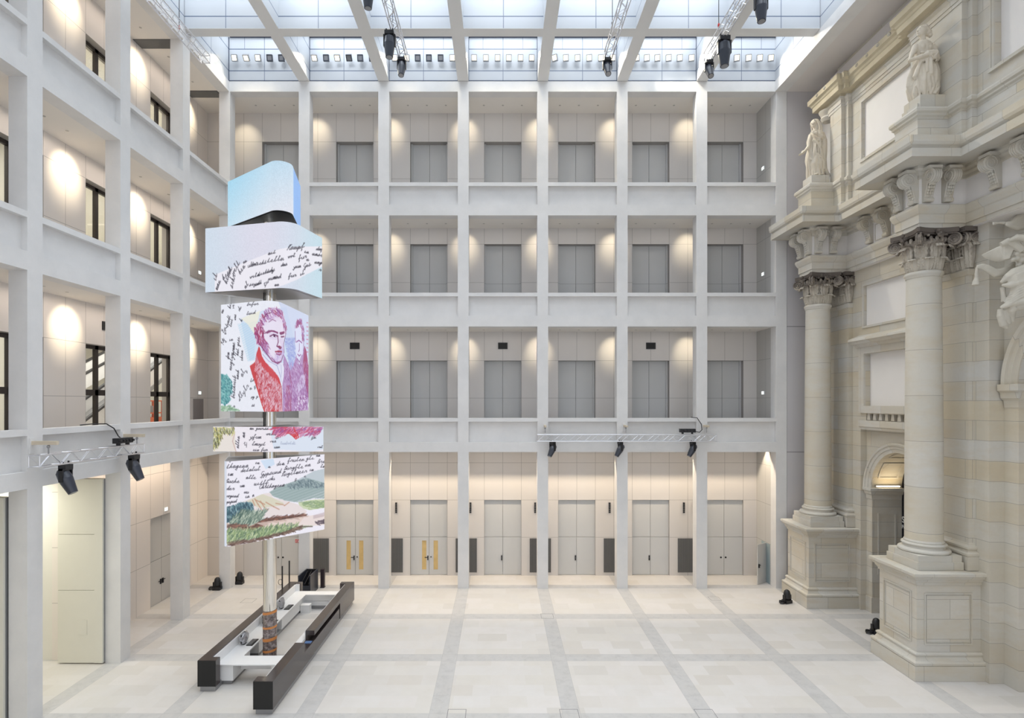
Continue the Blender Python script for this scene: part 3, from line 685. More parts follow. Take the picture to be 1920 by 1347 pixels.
# floor lights
for (x,y,lab,rz) in((-15.55,31.1,'black floor lamp with coiled cable left of the corner pillar',180),(-14.78,32.1,'black floor lamp right of the corner pillar without cable',0),(14.72,29.05,'black floor lamp on the floor beside the farther portal pedestal',200),(16.75,25.2,'black floor lamp half hidden behind the nearer portal pedestal',180)):
    q=empty('floor_lamp_unit',(x,y,0),math.radians(rz));tag(q,lab,'floor lamp')
    obj('base_box',MB().box(-.2,.2,-.16,.16,0,.16),M['black'],q)
    obj('yoke',MB().box(-.22,-.17,-.07,.07,.12,.42).box(.17,.22,-.07,.07,.12,.42),M['black'],q)
    obj('lamp_body',MB().lathe([(.12,.2),(.17,.25),(.165,.5),(.13,.62),(.06,.68)],0,0,18),M['black'],q)
    if rz: obj('cable_coil',MB().path([(.35+.12*math.cos(a),.02*a/6,.03+.02*(a//6.28)) if 0 else (.33+.13*math.cos(a),.13*math.sin(a),.025+.012*a/2) for a in [k*.45 for k in range(42)]]+[(.2,.0,.1)],.018,5),M['black'],q)
# hatches in the floor
for k,(px,py,w) in enumerate(((466,1127,.62),(856,1340,.62),(1068,1340,.62),(1324,1340,.62),(1026,1155.8,.6),(1340,1123,.55))):
    Y=H*F/(py-755);x=(px-938)*Y/F
    q=empty('floor_hatch',(x,Y,0));tag(q,['flush square floor hatch left of the counter near the pillars','flush floor hatch at the bottom edge, nearest the counter','flush floor hatch at the bottom edge, middle one','flush floor hatch at the bottom edge, right one','flush floor hatch between the two middle floor bands','flush floor hatch in front of the last pillar'][k],'floor hatch')
    d_=w/2;obj('rim',MB().box(-d_,d_,-d_,-d_+.018,0,.002).box(-d_,d_,d_-.018,d_,0,.002).box(-d_,-d_+.018,-d_,d_,0,.002).box(d_-.018,d_,-d_,d_,0,.002),M['grille'],q)
# ============================================================ SCREEN COLUMN
PPM=56.;WK=PPM/45.
def lin(c): c=np.clip(c,0,1);return np.where(c<=.04045,c/12.92,((c+.055)/1.055)**2.4)
def outline(V,R):
    n=len(V);out=[]
    for i in range(n):
        p=V[i];a=V[i-1]-p;b=V[(i+1)%n]-p;a=a/np.linalg.norm(a);b=b/np.linalg.norm(b);half=math.acos(np.clip(a@b,-1,1))/2;r=R[i];d=r/math.tan(half)
        c=p+(a+b)/np.linalg.norm(a+b)*(r/math.sin(half));s0=p+a*d-c;a0=math.atan2(s0[1],s0[0]);s1=p+b*d-c;a1=math.atan2(s1[1],s1[0])
        da=(a1-a0+PI)%(2*PI)-PI;k=max(4,int(abs(da)*r*PPM)//2*2)
        out.append([c+r*np.array([math.cos(a0+da*t/k),math.sin(a0+da*t/k)]) for t in range(k+1)])
    hl=out[0][len(out[0])//2:];hr=out[2][:len(out[2])//2+1];key=hl+out[1]+hr;front=[key[0]]
    for a,b in zip(key[:-1],key[1:]):
        m=max(1,int(round(np.linalg.norm(b-a)*PPM)))
        for t in range(1,m+1): front.append(a+(b-a)*t/m)
    back=hr[-1:]+out[2][len(out[2])//2:]+[p for o in out[3:] for p in o]+out[0][:len(out[0])//2+1]
    return front,back
class Canvas:
    """a drawing on the developed front of one screen block: one column per outline point, rows down from the top"""
    def __init__(s,Lp,Cp,Rp,z0,z1,bg,Bk=(),rC=.4,rL=.05,rR=.05):
        V=[np.array(p,float) for p in(Lp,Cp,Rp)+tuple(Bk)];s.front,s.back=outline(V,[rL,rC,rR]+[.05]*len(Bk));s.z0,s.z1=z0,z1;s.cen=sum(V)/len(V)
        f=np.array(s.front);s.px=PX0+F*f[:,0]/f[:,1];s.Y=f[:,1];s.w=len(f);s.h=int((z1-z0)*PPM)+1;s.l1=0;s.l2=0
        k0=int(np.argmin(s.px));k1=int(np.argmax(s.px));s.k=np.arange(k0,k1+1);s.mx=np.maximum.accumulate(s.px[k0:k1+1]+np.arange(k1-k0+1)*1e-6)
        g=np.gradient(s.px)*s.Y/F*PPM;s.g=np.clip(np.abs(g),.12,1)
        s.a=np.zeros((s.h,s.w,3));s.a[:]=bg;s.rng=np.random.RandomState(3);s.yy,s.xx=np.mgrid[0:s.h,0:s.w]
    def uv(s,px,py):
        """where the sight line through a photo pixel meets the block's front"""
        u=float(np.interp(px,s.mx,s.k));Y=float(np.interp(u,np.arange(s.w),s.Y))
        if px<s.mx[0]: u-=(s.mx[0]-px)*Y/F*PPM
        if px>s.mx[-1]: u+=(px-s.mx[-1])*Y/F*PPM
        return u,(s.z1-(H+(PY0-py)*Y/F))*PPM
    def pts(s,c,P_): # c=(x0,y0,scale)
        return [s.uv(c[0]+x/c[2],c[1]+y/c[2]) for x,y in P_]
    def seg(s,p,q,w,col,al=1):
        w=w*WK;gu=s.g[int(min(max((p[0]+q[0])/2,0),s.w-1))];w=w*min(1.8,gu**-.5)
        x0,x1=min(p[0],q[0])-w-1,max(p[0],q[0])+w+1;y0,y1=min(p[1],q[1])-w-1,max(p[1],q[1])+w+1
        x0,y0=max(0,int(x0)),max(0,int(y0));x1,y1=min(s.w,int(x1)+1),min(s.h,int(y1)+1)
        if x1<=x0 or y1<=y0:return
        X=s.xx[y0:y1,x0:x1];Y=s.yy[y0:y1,x0:x1];dx,dy=q[0]-p[0],q[1]-p[1];L2=dx*dx+dy*dy+1e-9
        t=np.clip(((X-p[0])*dx+(Y-p[1])*dy)/L2,0,1);d=np.hypot(X-p[0]-t*dx,Y-p[1]-t*dy)
        a=(np.clip(w/2+.5-d,0,1)*al)[...,None];s.a[y0:y1,x0:x1]=s.a[y0:y1,x0:x1]*(1-a)+np.array(col)*a
    def line(s,P_,w,col,al=1,c=None):
        if c:P_=s.pts(c,P_)
        for p,q in zip(P_[:-1],P_[1:]): s.seg(p,q,w,col,al)
    def mask(s,P_,c=None):
        if c:P_=s.pts(c,P_)
        m=np.zeros((s.h,s.w),bool);n=len(P_)
        for i in range(n):
            (x1,y1),(x2,y2)=P_[i],P_[(i+1)%n]
            if y1==y2:continue
            cond=((s.yy>=min(y1,y2))&(s.yy<max(y1,y2))&(s.xx<(x2-x1)*(s.yy-y1)/(y2-y1)+x1)); m^=cond
        return m
    def fill(s,P_,col,al=1,tex=0,c=None,hatch=None):
        m=s.mask(P_,c).astype(float)
        if tex: m=m*(1-tex*s.rng.rand(s.h,s.w))
        if hatch:
            ang,per,k=hatch;ph=(s.xx*math.cos(ang)+s.yy*math.sin(ang))*2*PI/(per*WK)+s.rng.rand(s.h,s.w)*1.2; m=m*(1-k+k*(.5+.5*np.sin(ph)))
        a=(m*al)[...,None];s.a=s.a*(1-a)+np.array(col)*a
    def grass(s,P_,n,ln,ang,cols,w=1,c=None,al=.8):
        m=s.mask(P_,c);ys,xs=np.nonzero(m)
        if len(xs)==0:return
        for k in s.rng.randint(0,len(xs),n):
            a=ang+s.rng.uniform(-.45,.45);l=ln*WK*s.rng.uniform(.4,1);s.seg((xs[k],ys[k]),(xs[k]+l*math.cos(a),ys[k]+l*math.sin(a)),w,cols[s.rng.randint(len(cols))],al)
# running-hand letters: strokes on a grid, x to the right, y up, x-height 1
GL={'a':[(.1,.7),(.5,1),(.2,.5),(.3,0),(.7,.9),(.7,.1),(1,.2)],'b':[(0,.2),(.4,2.1),(.3,0),(.8,.4),(.7,.9),(1,.9)],'c':[(.7,.8),(.3,.9),(.2,.2),(.6,0),(1,.3)],'d':[(.6,.9),(.1,.6),(.2,0),(.6,.3),(.8,2),(.75,.1),(1,.2)],
'e':[(.1,.4),(.6,.7),(.4,1),(.15,.5),(.4,0),(1,.2)],'f':[(0,.4),(.6,2.1),(.3,2),(.25,-.9),(.5,-.4),(.2,.3),(.9,.6)],'g':[(.6,.9),(.1,.7),(.3,.1),(.7,.9),(.5,-1),(.1,-.7),(1,.3)],'h':[(0,.3),(.5,2.1),(.2,0),(.55,.9),(.7,.1),(1,.2)],
'i':[(.2,.5),(.4,1),(.35,.1),(1,.3)],'k':[(0,.3),(.45,2.1),(.2,0),(.7,.9),(.4,.5),(.8,0),(1,.2)],'l':[(.1,.3),(.6,2),(.35,2),(.4,.1),(1,.3)],'m':[(0,.2),(.15,.9),(.2,0),(.4,.9),(.5,0),(.75,.9),(.8,0),(1,.2)],
'n':[(0,.3),(.2,.9),(.25,0),(.6,.9),(.7,0),(1,.3)],'o':[(.6,.95),(.15,.6),(.3,0),(.7,.5),(.6,.95),(1,.8)],'p':[(0,.3),(.35,1),(.1,-1),(.35,.8),(.8,.6),(.4,.0),(1,.2)],'r':[(0,.2),(.3,1),(.4,.8),(.7,.9),(.6,.1),(1,.3)],
's':[(0,.1),(.5,1.2),(.6,.2),(.2,0),(1,.3)],'t':[(.1,.2),(.5,1.7),(.3,.1),(.7,.1),(1,.3)],'u':[(0,.7),(.15,.9),(.2,.05),(.6,.1),(.7,.9),(.75,.1),(1,.3)],'v':[(0,.8),(.3,.1),(.7,.9),(1,.8)],'w':[(0,.8),(.2,.05),(.5,.8),(.6,.05),(.9,.9),(1,.8)],
'y':[(0,.8),(.3,.1),(.7,.9),(.2,-1),(0,-.7),(1,.2)],'z':[(0,.8),(.6,.9),(.1,.1),(.5,-.2),(.2,-.9),(1,.1)],'G':[(.9,1.9),(.4,2),(.1,1),(.5,.2),(.9,.9),(.6,-.9),(.1,-.6),(1,.2)],'C':[(.9,1.9),(.4,2),(.1,.9),(.4,0),(1,.3)],'S':[(.9,2),(.4,1.9),(.7,.9),(.3,0),(0,.4),(1,.2)],
'B':[(.2,0),(.5,2),(.9,1.7),(.4,1.1),(.9,.6),(.3,0),(1,.2)],'K':[(.2,0),(.6,2),(.3,1),(1,1.9),(.5,1),(.9,0),(1.1,.2)]}
def write(cv,c,word,x,y,size,ang=0,w=1.1,col=(.16,.15,.19),al=.85,slant=.45,stretch=.70):
    size*=.62;w*=.66
    ca,sa=math.cos(ang),math.sin(ang);ox=0
    pts=[]
    for ch in word:
        if ch==' ':
            if len(pts)>1: cv.line(pts,w,col,al,c)
            pts=[];ox+=stretch*size;continue
        for gx,gy in GL.get(ch,GL['n']):
            X=ox+(gx*stretch+gy*slant*.5)*size+cv.rng.uniform(-.04,.04)*size;Y=-gy*size*.5+cv.rng.uniform(-.04,.04)*size
            pts.append((x+X*ca-Y*sa,y+X*sa+Y*ca))
        ox+=stretch*size
    if len(pts)>1: cv.line(pts,w,col,al,c)
def block(cv,name,label_mat,top_mat,bottom_mat,parent):
    """extruded block with rounded corners; the front faces carry the drawing"""
    front,back=cv.front,cv.back;n=1
    nz=int((cv.z1-cv.z0)*PPM);nf=len(front)
    zs=np.linspace(cv.z1,cv.z0,nz+1);vs=np.clip((cv.z1-zs)*PPM,0,cv.h-1.01)
    fx=np.array([p[0] for p in front]);fy=np.array([p[1] for p in front])
    co=np.zeros((nz+1,nf,3));co[:,:,0]=fx;co[:,:,1]=fy;co[:,:,2]=zs[:,None]
    vi=vs.astype(int);vf=(vs-vi)[:,None,None];A=cv.a;colr=A[vi]*(1-vf)+A[np.minimum(vi+1,cv.h-1)]*vf
    idx=np.arange((nz+1)*nf).reshape(nz+1,nf)
    q=np.stack([idx[:-1,:-1],idx[1:,:-1],idx[1:,1:],idx[:-1,1:]],-1).reshape(-1,4)
    me=bpy.data.meshes.new(name);me.from_pydata(co.reshape(-1,3).tolist(),[],q.tolist());me.update()
    at=me.color_attributes.new('screen_picture','FLOAT_COLOR','POINT')
    rgba=np.ones(((nz+1)*nf,4),np.float32);rgba[:,:3]=lin(colr).reshape(-1,3);at.data.foreach_set('color',rgba.ravel())
    me.materials.append(label_mat);o=bpy.data.objects.new(name,me);COL.objects.link(o);o.parent=parent
    bk=MB();nb=len(back);bk.add([(p[0],p[1],z) for z in(cv.z0,cv.z1) for p in back],[(i,i+nb,i+1+nb,i+1) for i in range(nb-1)])
    obj('rear_casing',bk,label_matb,parent)
    loop=front+back[1:-1];lp=[tuple(cv.cen+(np.array(p)-cv.cen)*.996) for p in loop]
    obj('top_cover',MB().prism(lp,'z',cv.z1-.03,cv.z1-.002),top_mat,parent)
    obj('underside',MB().prism(lp,'z',cv.z0+.002,cv.z0+.03),bottom_mat,parent)
    cen=cv.cen;ins=[tuple(cen+(np.array(p)-cen)*.9) for p in lp]
    obj('underside_panel',MB().prism(ins[::6],'z',cv.z0-.012,cv.z0+.003),bottom_mat,parent)
t=NT('screen_face');at=t.n('ShaderNodeAttribute',attribute_name='screen_picture');e=t.n('ShaderNodeEmission');t.l(at.outputs['Color'],e.inputs[0]);e.inputs[1].default_value=.96
gl=t.n('ShaderNodeBsdfPrincipled');gl.inputs['Base Color'].default_value=(.02,.02,.02,1);gl.inputs['Roughness'].default_value=.5;ad=t.n('ShaderNodeAddShader');t.l(e.outputs[0],ad.inputs[0]);t.l(gl.outputs[0],ad.inputs[1]);t.l(ad.outputs[0],t.out.inputs[0]);M['led']=t.m
label_matb=emit('rear_screen_glow',(.75,.8,.9),.9)
M['under']=plain('screen_underside',(.42,.41,.41),.3,metal=.5)
M['underdark']=plain('dark_screen_underside',(.012,.013,.016),.3,spec=.5)
INK=(.17,.16,.21)
tow=empty('screen_column',(0,0,0));tag(tow,'tall polished steel column carrying five stacked illuminated picture screens','screen column')
LV_=M['led']
def screens(nm,parent=tow):
    o=empty(nm,(0,0,0));o.parent=parent;return o
# ---- block 1 : plain sky gradient
cv=Canvas((-11.27,23.3),(-7.73,20.6),(-8.39,23.8),17.5,19.36,(.8,.88,.94),rC=.42)
gx=cv.xx/cv.w;gy=cv.yy/cv.h
base=np.stack([.62+.26*np.clip(gx*1.1,0,1)*.8+.12*gy,.83+.05*gx+.03*gy,.93+0*gx],-1)
rt=np.clip((cv.xx/PPM-4.25)/.35,0,1)[...,None];base=base*(1-rt)+np.array((.55,.71,.93))*rt
cv.a=base+cv.rng.randn(cv.h,cv.w,1)*.02
block(cv,'picture_face',M['led'],M['under'],M['underdark'],screens('sky_screen'))
# ---- block 2 : sky and a torn strip of manuscript
c2=(360,260,4.21)
cv=Canvas((-11.63,22.2),(-7.85,21.2),(-7.38,23.5),14.61,17.12,(.86,.88,.93),[(-9.6,23.95)],.55)
gx=cv.xx/cv.w;gy=cv.yy/cv.h;pk=np.exp(-((gx-.45)/.3)**2)
cv.a=np.stack([.80+.07*pk-.03*gx,.86-.01*pk+.01*gx,.915+0*gx],-1)+cv.rng.randn(cv.h,cv.w,1)*.015
cv.fill([(180,1075),(400,985),(600,905),(730,865),(1030,850),(1030,1010),(900,1075),(720,1160),(600,1205),(180,1225)],(.93,.92,.955),.95,c=c2)
for w_,x,y,sz,an in(('it',190,1130,70,-1.4),('man',200,1200,60,-1.2),('heil',250,1120,60,-.9),('kennt',275,1150,62,-1.25),('schr',320,1185,62,-1.35),('welt',330,1080,62,-1.1),('hin',380,1075,60,-1.0),('al',420,1190,56,-.9),('an',405,990,40,-.6),
 ('uber',440,1020,50,-.35),('bricht',470,1010,46,-.2),('wild',455,1105,46,-.25),('nicht',520,1085,44,-.3),('seyd',450,1165,46,-.15),('und',500,1165,40,-.4),('mit',600,918,46,-.2),('telln',590,980,62,-.15),('dy',610,1055,52,-.25),('ein',590,1060,40,-.2),('quand',600,1120,48,-.2),('zu',570,1160,50,-.6),('au',640,1110,44,-.4),('nn',650,1165,40,-.1),
 ('Kampf',745,880,66,-.1),('wol',755,945,46,-.2),('fur',840,960,54,-.3),('n',900,965,50,0),('in',880,900,46,.2),('yum',800,1025,46,-.15),('Ges',880,1025,50,-.4),('fur',760,1100,50,-.2),('il',850,1085,46,-.4),('das',700,1010,40,-.2),
 ('dafs',975,880,46,.1),('Hasen',945,920,50,.15),('Jagre',965,985,46,.1),('r',1000,1045,46,.1)):
    write(cv,c2,w_,x,y,sz,an,1.25,INK)
block(cv,'picture_face',M['led'],M['under'],M['under'],screens('manuscript_screen'))
# ---- block 3 : manuscript, engraved portrait of a gentleman
c3=(380,560,6.123)
cv=Canvas((-10.93,22.07),(-8.33,20.9),(-8.39,24.87),9.95,14.1,(.91,.92,.96),rC=.42)
cv.a+=cv.rng.randn(cv.h,cv.w,1)*.008
cv.fill([(430,230),(660,150),(960,100),(1060,500),(1030,900),(900,1000),(640,700),(540,720)],(.80,.86,.94),.9,c=c3)
cv.fill([(860,10),(1225,200),(1225,700),(1000,860),(930,300)],(.78,.82,.93),.75,c=c3)
cv.fill([(400,290),(650,260),(600,560),(590,700),(520,730),(470,560)],(.62,.80,.90),.5,hatch=(1.2,4,.8),c=c3)
cv.grass([(930,450),(1060,450),(1050,800),(990,820)],500,9,.1,[(.55,.6,.85),(.7,.74,.9)],1,c=c3,al=.5)
cv.fill([(440,230),(660,140),(600,420),(520,300)],(.95,.93,.84),.7,c=c3)
for w_,x,y,sz,an in(('bifur',505,85,62,-.1),('luid',500,190,60,-.15),('an',230,180,60,-1.3),('hil',320,120,60,-1.4),('ve',360,120,58,-1.5),('di',420,150,66,-1.0),('rir',245,330,62,1.5),('o',262,340,40,0),('bundt',290,330,60,-1.35),('lrit',330,330,52,-1.4),('was',380,250,50,-1.5),('Kg',240,540,90,-1.45),('in',300,490,56,-.2),('pomme',360,650,66,-1.5),('Huglyn',330,830,80,-1.45),('dem',300,700,60,-1.5),
 ('hat gesi',410,660,62,-1.5),('ihren',460,720,56,-1.55),('nach',410,930,60,-1.5),('al',455,910,90,-1.1),('beschreib',365,1150,66,-1.5),('Klylr',430,1170,90,-1.0),('to',545,960,60,-.3),('L z',540,1050,62,-.4),('og y ar',550,1150,50,-.2),('tt',560,1240,40,-.1),('r',370,1260,60,-1.4),('s',420,1180,50,-.8),('i',205,640,50,-1.5),('y',225,380,60,-1.2),('k',450,270,60,-1.3),('z',500,850,50,-1.0)):
    write(cv,c3,w_,x,y,sz,an,1.1,INK,.8)
cv.grass([(200,870),(280,870),(330,950),(335,1080),(290,1110),(320,1150),(250,1215),(215,1190),(200,1200)],900,4,1,[(.25,.55,.58),(.42,.68,.68),(.6,.8,.8),(.2,.45,.5)],1.4,c=c3)
cv.grass([(200,1240),(300,1240),(420,1290),(200,1298)],150,6,-.3,[(.7,.82,.7),(.45,.6,.5)],1,c=c3)
RD=(.76,.22,.26);PU=(.55,.30,.58);MA=(.62,.20,.36);SK=(.90,.87,.94)
# coat
coat=[(540,775),(600,730),(615,640),(645,545),(700,640),(760,800),(850,880),(905,1010),(915,1298),(705,1298),(660,1150),(610,1000),(565,870)]
cv.fill(coat,(.80,.62,.70),1,c=c3);cv.fill(coat,RD,.75,.5,c=c3,hatch=(.6,3.4,.6))
cv.fill([(540,775),(600,730),(640,900),(700,1150),(880,1298),(705,1298),(610,1000)],(.78,.20,.22),.9,.25,c=c3)
cv.fill([(615,640),(645,545),(720,700),(800,800),(870,890),(900,1000),(830,960),(740,840),(650,740)],(.80,.22,.26),.95,.2,c=c3)
co2=[(930,640),(960,700),(1010,830),(1040,780),(1075,650),(1110,770),(1170,540),(1190,600),(1225,790),(1222,1160),(1190,1298),(920,1298),(915,1010)]
cv.fill(co2,(.78,.70,.84),1,c=c3);cv.fill(co2,PU,.8,.5,c=c3,hatch=(2.2,3.6,.7))
cv.fill([(1170,540),(1190,600),(1225,790),(1222,1160),(1180,1000),(1150,760)],MA,.85,.35,c=c3)
cv.fill([(960,1000),(1000,1000),(1020,1298),(940,1298)],MA,.6,.5,c=c3)
cv.fill([(1130,880),(1180,870),(1180,990),(1080,1100),(1060,1060)],(.86,.84,.94),.8,.3,c=c3)
cv.grass([(1070,1100),(1200,1100),(1190,1290),(1060,1290)],260,7,.5,[(.93,.92,.97),PU],1.2,c=c3)
cv.line([(700,1110),(760,1050),(820,1030),(880,1080),(905,1150)],1.4,(.9,.8,.86),.8,c3);cv.line([(680,1100),(740,1150),(850,1240),(890,1295)],1.6,(.93,.85,.9),.8,c3)
cv.line([(690,960),(700,1040),(760,1015)],2.2,(.75,.15,.2),.9,c3);cv.line([(905,1010),(915,1298)],1.6,MA,.8,c3);cv.line([(1000,850),(1020,1000),(1010,1290)],1.5,MA,.8,c3)
# shirt and cravat
cv.fill([(660,570),(720,650),(800,730),(920,740),(935,800),(930,900),(910,1010),(870,900),(800,810),(720,730),(680,660)],(.88,.88,.95),1,c=c3)
for a_ in([(690,640),(760,720),(850,770)],[(700,610),(780,690),(860,730)],[(850,760),(880,850),(905,960)],[(900,760),(905,850),(900,900)]): cv.line(a_,1,(.5,.5,.72),.6,c3)
# head
head=[(690,200),(770,130),(860,120),(930,190),(955,330),(950,420),(930,470),(935,560),(920,640),(900,720),(860,748),(800,720),(740,640),(680,560),(640,500),(620,380)]
cv.fill(head,SK,1,c=c3)
cv.grass([(590,330),(650,260),(700,330),(700,440),(680,520),(620,500)],420,6,1.4,[MA,(.62,.2,.45),(.9,.85,.93)],1.2,c=c3)
cv.grass([(660,200),(740,110),(840,95),(920,150),(955,300),(955,380),(930,360),(920,260),(880,190),(800,180),(700,250),(650,290)],420,8,.9,[MA,PU,(.75,.6,.78),(.92,.9,.96)],1.2,c=c3)
cv.grass([(690,420),(740,500),(760,600),(740,620),(690,560),(650,500)],240,6,1.3,[PU,MA,(.8,.7,.85)],1,c=c3,al=.6)
cv.grass([(870,560),(930,520),(935,640),(900,720),(850,740),(780,700)],160,6,1.2,[(.72,.62,.84),(.8,.74,.9)],1,c=c3,al=.5)
for pts_,w_ in(([(715,400),(760,370),(820,372),(860,400)],1.6),([(775,435),(815,412),(862,430)],1.7),([(790,438),(830,440),(858,434)],1.1),([(895,410),(930,400)],1.6),([(900,440),(935,436)],1.4),([(862,430),(868,500),(852,548),(890,578),(905,560)],1.5),([(835,608),(870,615),(908,608)],1.5),([(845,638),(880,650),(905,635)],1.1),([(790,680),(840,735),(900,725),(925,650)],1.2),([(955,330),(950,430),(930,520),(935,620)],1.1),([(760,270),(800,240),(840,260)],1.1),([(700,240),(730,180),(790,160)],1.3),([(660,330),(690,340),(700,400),(680,440)],1.3)):
    cv.line(pts_,w_,(.45,.16,.36),.85,c3)
cv.fill([(852,545),(890,578),(905,560),(885,540)],(.5,.15,.3),.8,c=c3);cv.fill([(815,415),(845,415),(845,440),(818,440)],(.4,.15,.35),.7,c=c3)
cv.fill([(690,560),(740,640),(800,720),(860,748),(780,640),(720,520)],(.66,.5,.74),.45,.3,hatch=(.8,3,.8),c=c3)
cv.fill([(760,400),(860,395),(862,470),(770,470)],(.72,.6,.8),.3,hatch=(1.5,3,.8),c=c3)
cv.fill([(868,470),(905,560),(930,520),(920,440)],(.72,.62,.82),.35,hatch=(.4,3,.8),c=c3)
cv.fill([(700,230),(860,160),(920,230),(930,330),(880,260),(760,270),(700,330)],(.82,.74,.88),.35,hatch=(1.0,3,.8),c=c3)
cv.fill([(775,432),(815,414),(860,430),(815,448)],(.93,.92,.97),.9,c=c3);cv.line([(775,432),(815,414),(862,430)],1.8,(.4,.14,.34),.95,c3);cv.fill([(812,416),(836,418),(836,442),(812,442)],(.32,.1,.3),.95,c=c3);cv.fill([(905,436),(925,434),(925,448),(905,448)],(.36,.12,.34),.9,c=c3)
cv.line([(740,395),(790,372),(860,392)],2.6,(.5,.18,.4),.9,c3);cv.line([(890,398),(935,388)],2.2,(.5,.18,.4),.9,c3)
cv.line([(838,612),(868,606),(908,612)],2.2,(.62,.16,.3),.9,c3);cv.line([(845,630),(880,640),(902,628)],1.6,(.7,.4,.6),.8,c3)
cv.line([(620,380),(640,500),(680,560),(740,640),(800,720),(860,748),(900,720)],1.6,(.5,.2,.42),.85,c3)
cv.grass([(640,700),(900,1010),(915,1290),(720,1290),(640,1000),(600,800)],900,5,1.9,[(.86,.66,.72),(.70,.16,.22),(.9,.8,.86)],1,c=c3,al=.7)
cv.grass([(940,720),(1210,720),(1210,1290),(930,1290)],900,6,1.0,[(.86,.82,.93),(.5,.24,.52),(.66,.42,.68)],1,c=c3,al=.55)
# second, narrower head on the side face
cv.fill([(1065,300),(1090,240),(1130,235),(1160,330),(1165,480),(1150,640),(1115,745),(1080,680),(1060,500)],(.86,.87,.96),1,c=c3)
cv.grass([(1060,310),(1085,235),(1135,232),(1165,350),(1165,470),(1140,470),(1135,330),(1110,280),(1075,330)],220,5,1.3,[PU,MA,(.75,.7,.88)],1.1,c=c3)
for pts_ in([(1075,500),(1105,480),(1140,510)],[(1110,520),(1110,590),(1102,610)],[(1090,640),(1108,660),(1125,645)],[(1085,690),(1112,730),(1140,650)],[(1160,480),(1155,600)],[(1062,380),(1066,500)]): cv.line(pts_,1.3,PU,.9,c3)
for k in range(8): write(cv,c3,'ev',1188,280+k*48,34,.2,1,(.75,.35,.5),.5)
block(cv,'picture_face',M['led'],M['under'],M['under'],screens('portrait_screen'))
# ---- block 4 : low band
c4=(380,780,4.81)
cv=Canvas((-11.23,22.0),(-9.0,21.75),(-6.83,22.0),8.39,9.355,(.93,.91,.94),[(-9.1,24.3)],.3)
cv.a+=cv.rng.randn(cv.h,cv.w,1)*.008
cv.fill([(600,90),(1100,90),(1100,300),(960,325),(640,300)],(.84,.88,.94),.9,c=c4)
cv.fill([(80,100),(290,100),(300,320),(80,325)],(.90,.87,.84),.9,c=c4)
cv.grass([(85,100),(285,100),(280,150),(180,140),(140,280),(90,280)],380,7,1.4,[(.62,.66,.42),(.80,.76,.45),(.30,.30,.22),(.85,.84,.78)],1.2,c=c4)
cv.line([(285,170),(270,230),(300,320)],1.6,(.78,.66,.64),.8,c4)
for w_,x,y,sz,an in(('allen',325,300,52,-1.5),('ma',378,200,56,-1.5),('z',380,270,70,-.9),('an gewiss',420,125,44,0),('yfum',425,205,58,0),('lauyt',440,268,56,0),('ein fur',450,318,44,0),('weld',570,175,50,0),('ver',605,240,42,0),('s',660,210,70,-.3),('inn',640,295,42,-.1),('zn',980,205,46,0),('vel ne',1035,290,34,0)):
    write(cv,c4,w_,x,y,sz,an,1.1,INK)
write(cv,c4,'lumboldt',700,258,40,0,1,(.62,.66,.76),.7,.1)
cv.fill([(620,97),(760,97),(800,130),(860,175),(850,200),(820,195),(780,165),(700,160),(650,130)],(.80,.14,.18),.9,.25,c=c4)
cv.grass([(620,97),(1095,97),(1060,160),(900,170),(800,130),(700,190)],420,9,2.5,[(.75,.2,.35),(.6,.35,.6),(.85,.6,.72)],1,c=c4)
cv.line([(820,95),(830,140),(858,170),(865,195),(840,210),(820,190),(840,172)],1.7,(.8,.15,.2),.9,c4)
block(cv,'picture_face',M['led'],M['under'],M['under'],screens('manuscript_band_screen'))
# ---- block 5 : landscape drawing
cv=Canvas((-10.21,20.9),(-8.65,22.58),(-7.1,24.25),4.93,8.10,(.93,.92,.96),[(-11.05,23.0)],.04,.18,.15)
cv.a+=cv.rng.randn(cv.h,cv.w,1)*.008
cv.fill([(520,400),(640,390),(650,440),(570,480)],(.80,.87,.95),.9,c=c4)
cv.fill([(600,690),(700,640),(850,580),(1000,500),(1195,460),(1195,660),(1000,700),(830,780),(690,750)],(.75,.79,.82),1,c=c4)
cv.fill([(600,690),(660,650),(800,600),(940,560),(1100,610),(1170,650),(1180,720),(1150,755),(1000,745),(850,780),(740,765),(640,730)],(.58,.66,.66),1,hatch=(1.35,5,.35),c=c4)
cv.grass([(760,620),(930,560),(1000,590),(1100,610),(1090,640),(900,640),(780,650)],420,5,1,[(.35,.43,.47),(.5,.57,.6),(.65,.71,.72)],1.2,c=c4)
cv.fill([(860,780),(1000,755),(1160,760),(1180,790),(1150,830),(960,850),(880,830)],(.78,.82,.68),.9,c=c4);cv.grass([(860,780),(1160,760),(1170,820),(960,850)],160,9,0,[(.62,.7,.5),(.5,.6,.48)],1,c=c4)
cv.fill([(200,830),(320,790),(450,740),(560,700),(610,695),(640,740),(740,765),(860,800),(940,860),(920,900),(760,890),(500,930),(480,980),(200,980)],(.90,.86,.86),1,c=c4)
cv.fill([(400,770),(540,705),(640,745),(740,800),(640,820),(500,830)],(.80,.80,.66),.55,c=c4)
for pts_ in([(470,750),(500,800),(540,860)],[(520,770),(560,830),(590,850)],[(570,780),(640,820),(690,845)],[(480,760),(560,800)],[(450,760),(470,810)],[(660,790),(740,810),(780,780)]): cv.line(pts_,1.8,(.72,.52,.42),.7,c4)
cv.fill([(195,820),(340,800),(360,860),(330,900),(200,960)],(.52,.62,.66),.5,c=c4)
cv.grass([(195,830),(340,780),(440,775),(455,850),(400,890),(320,880),(260,940),(200,950)],900,6,1.2,[(.20,.34,.40),(.35,.5,.55),(.55,.67,.7),(.15,.26,.33)],1.4,c=c4)
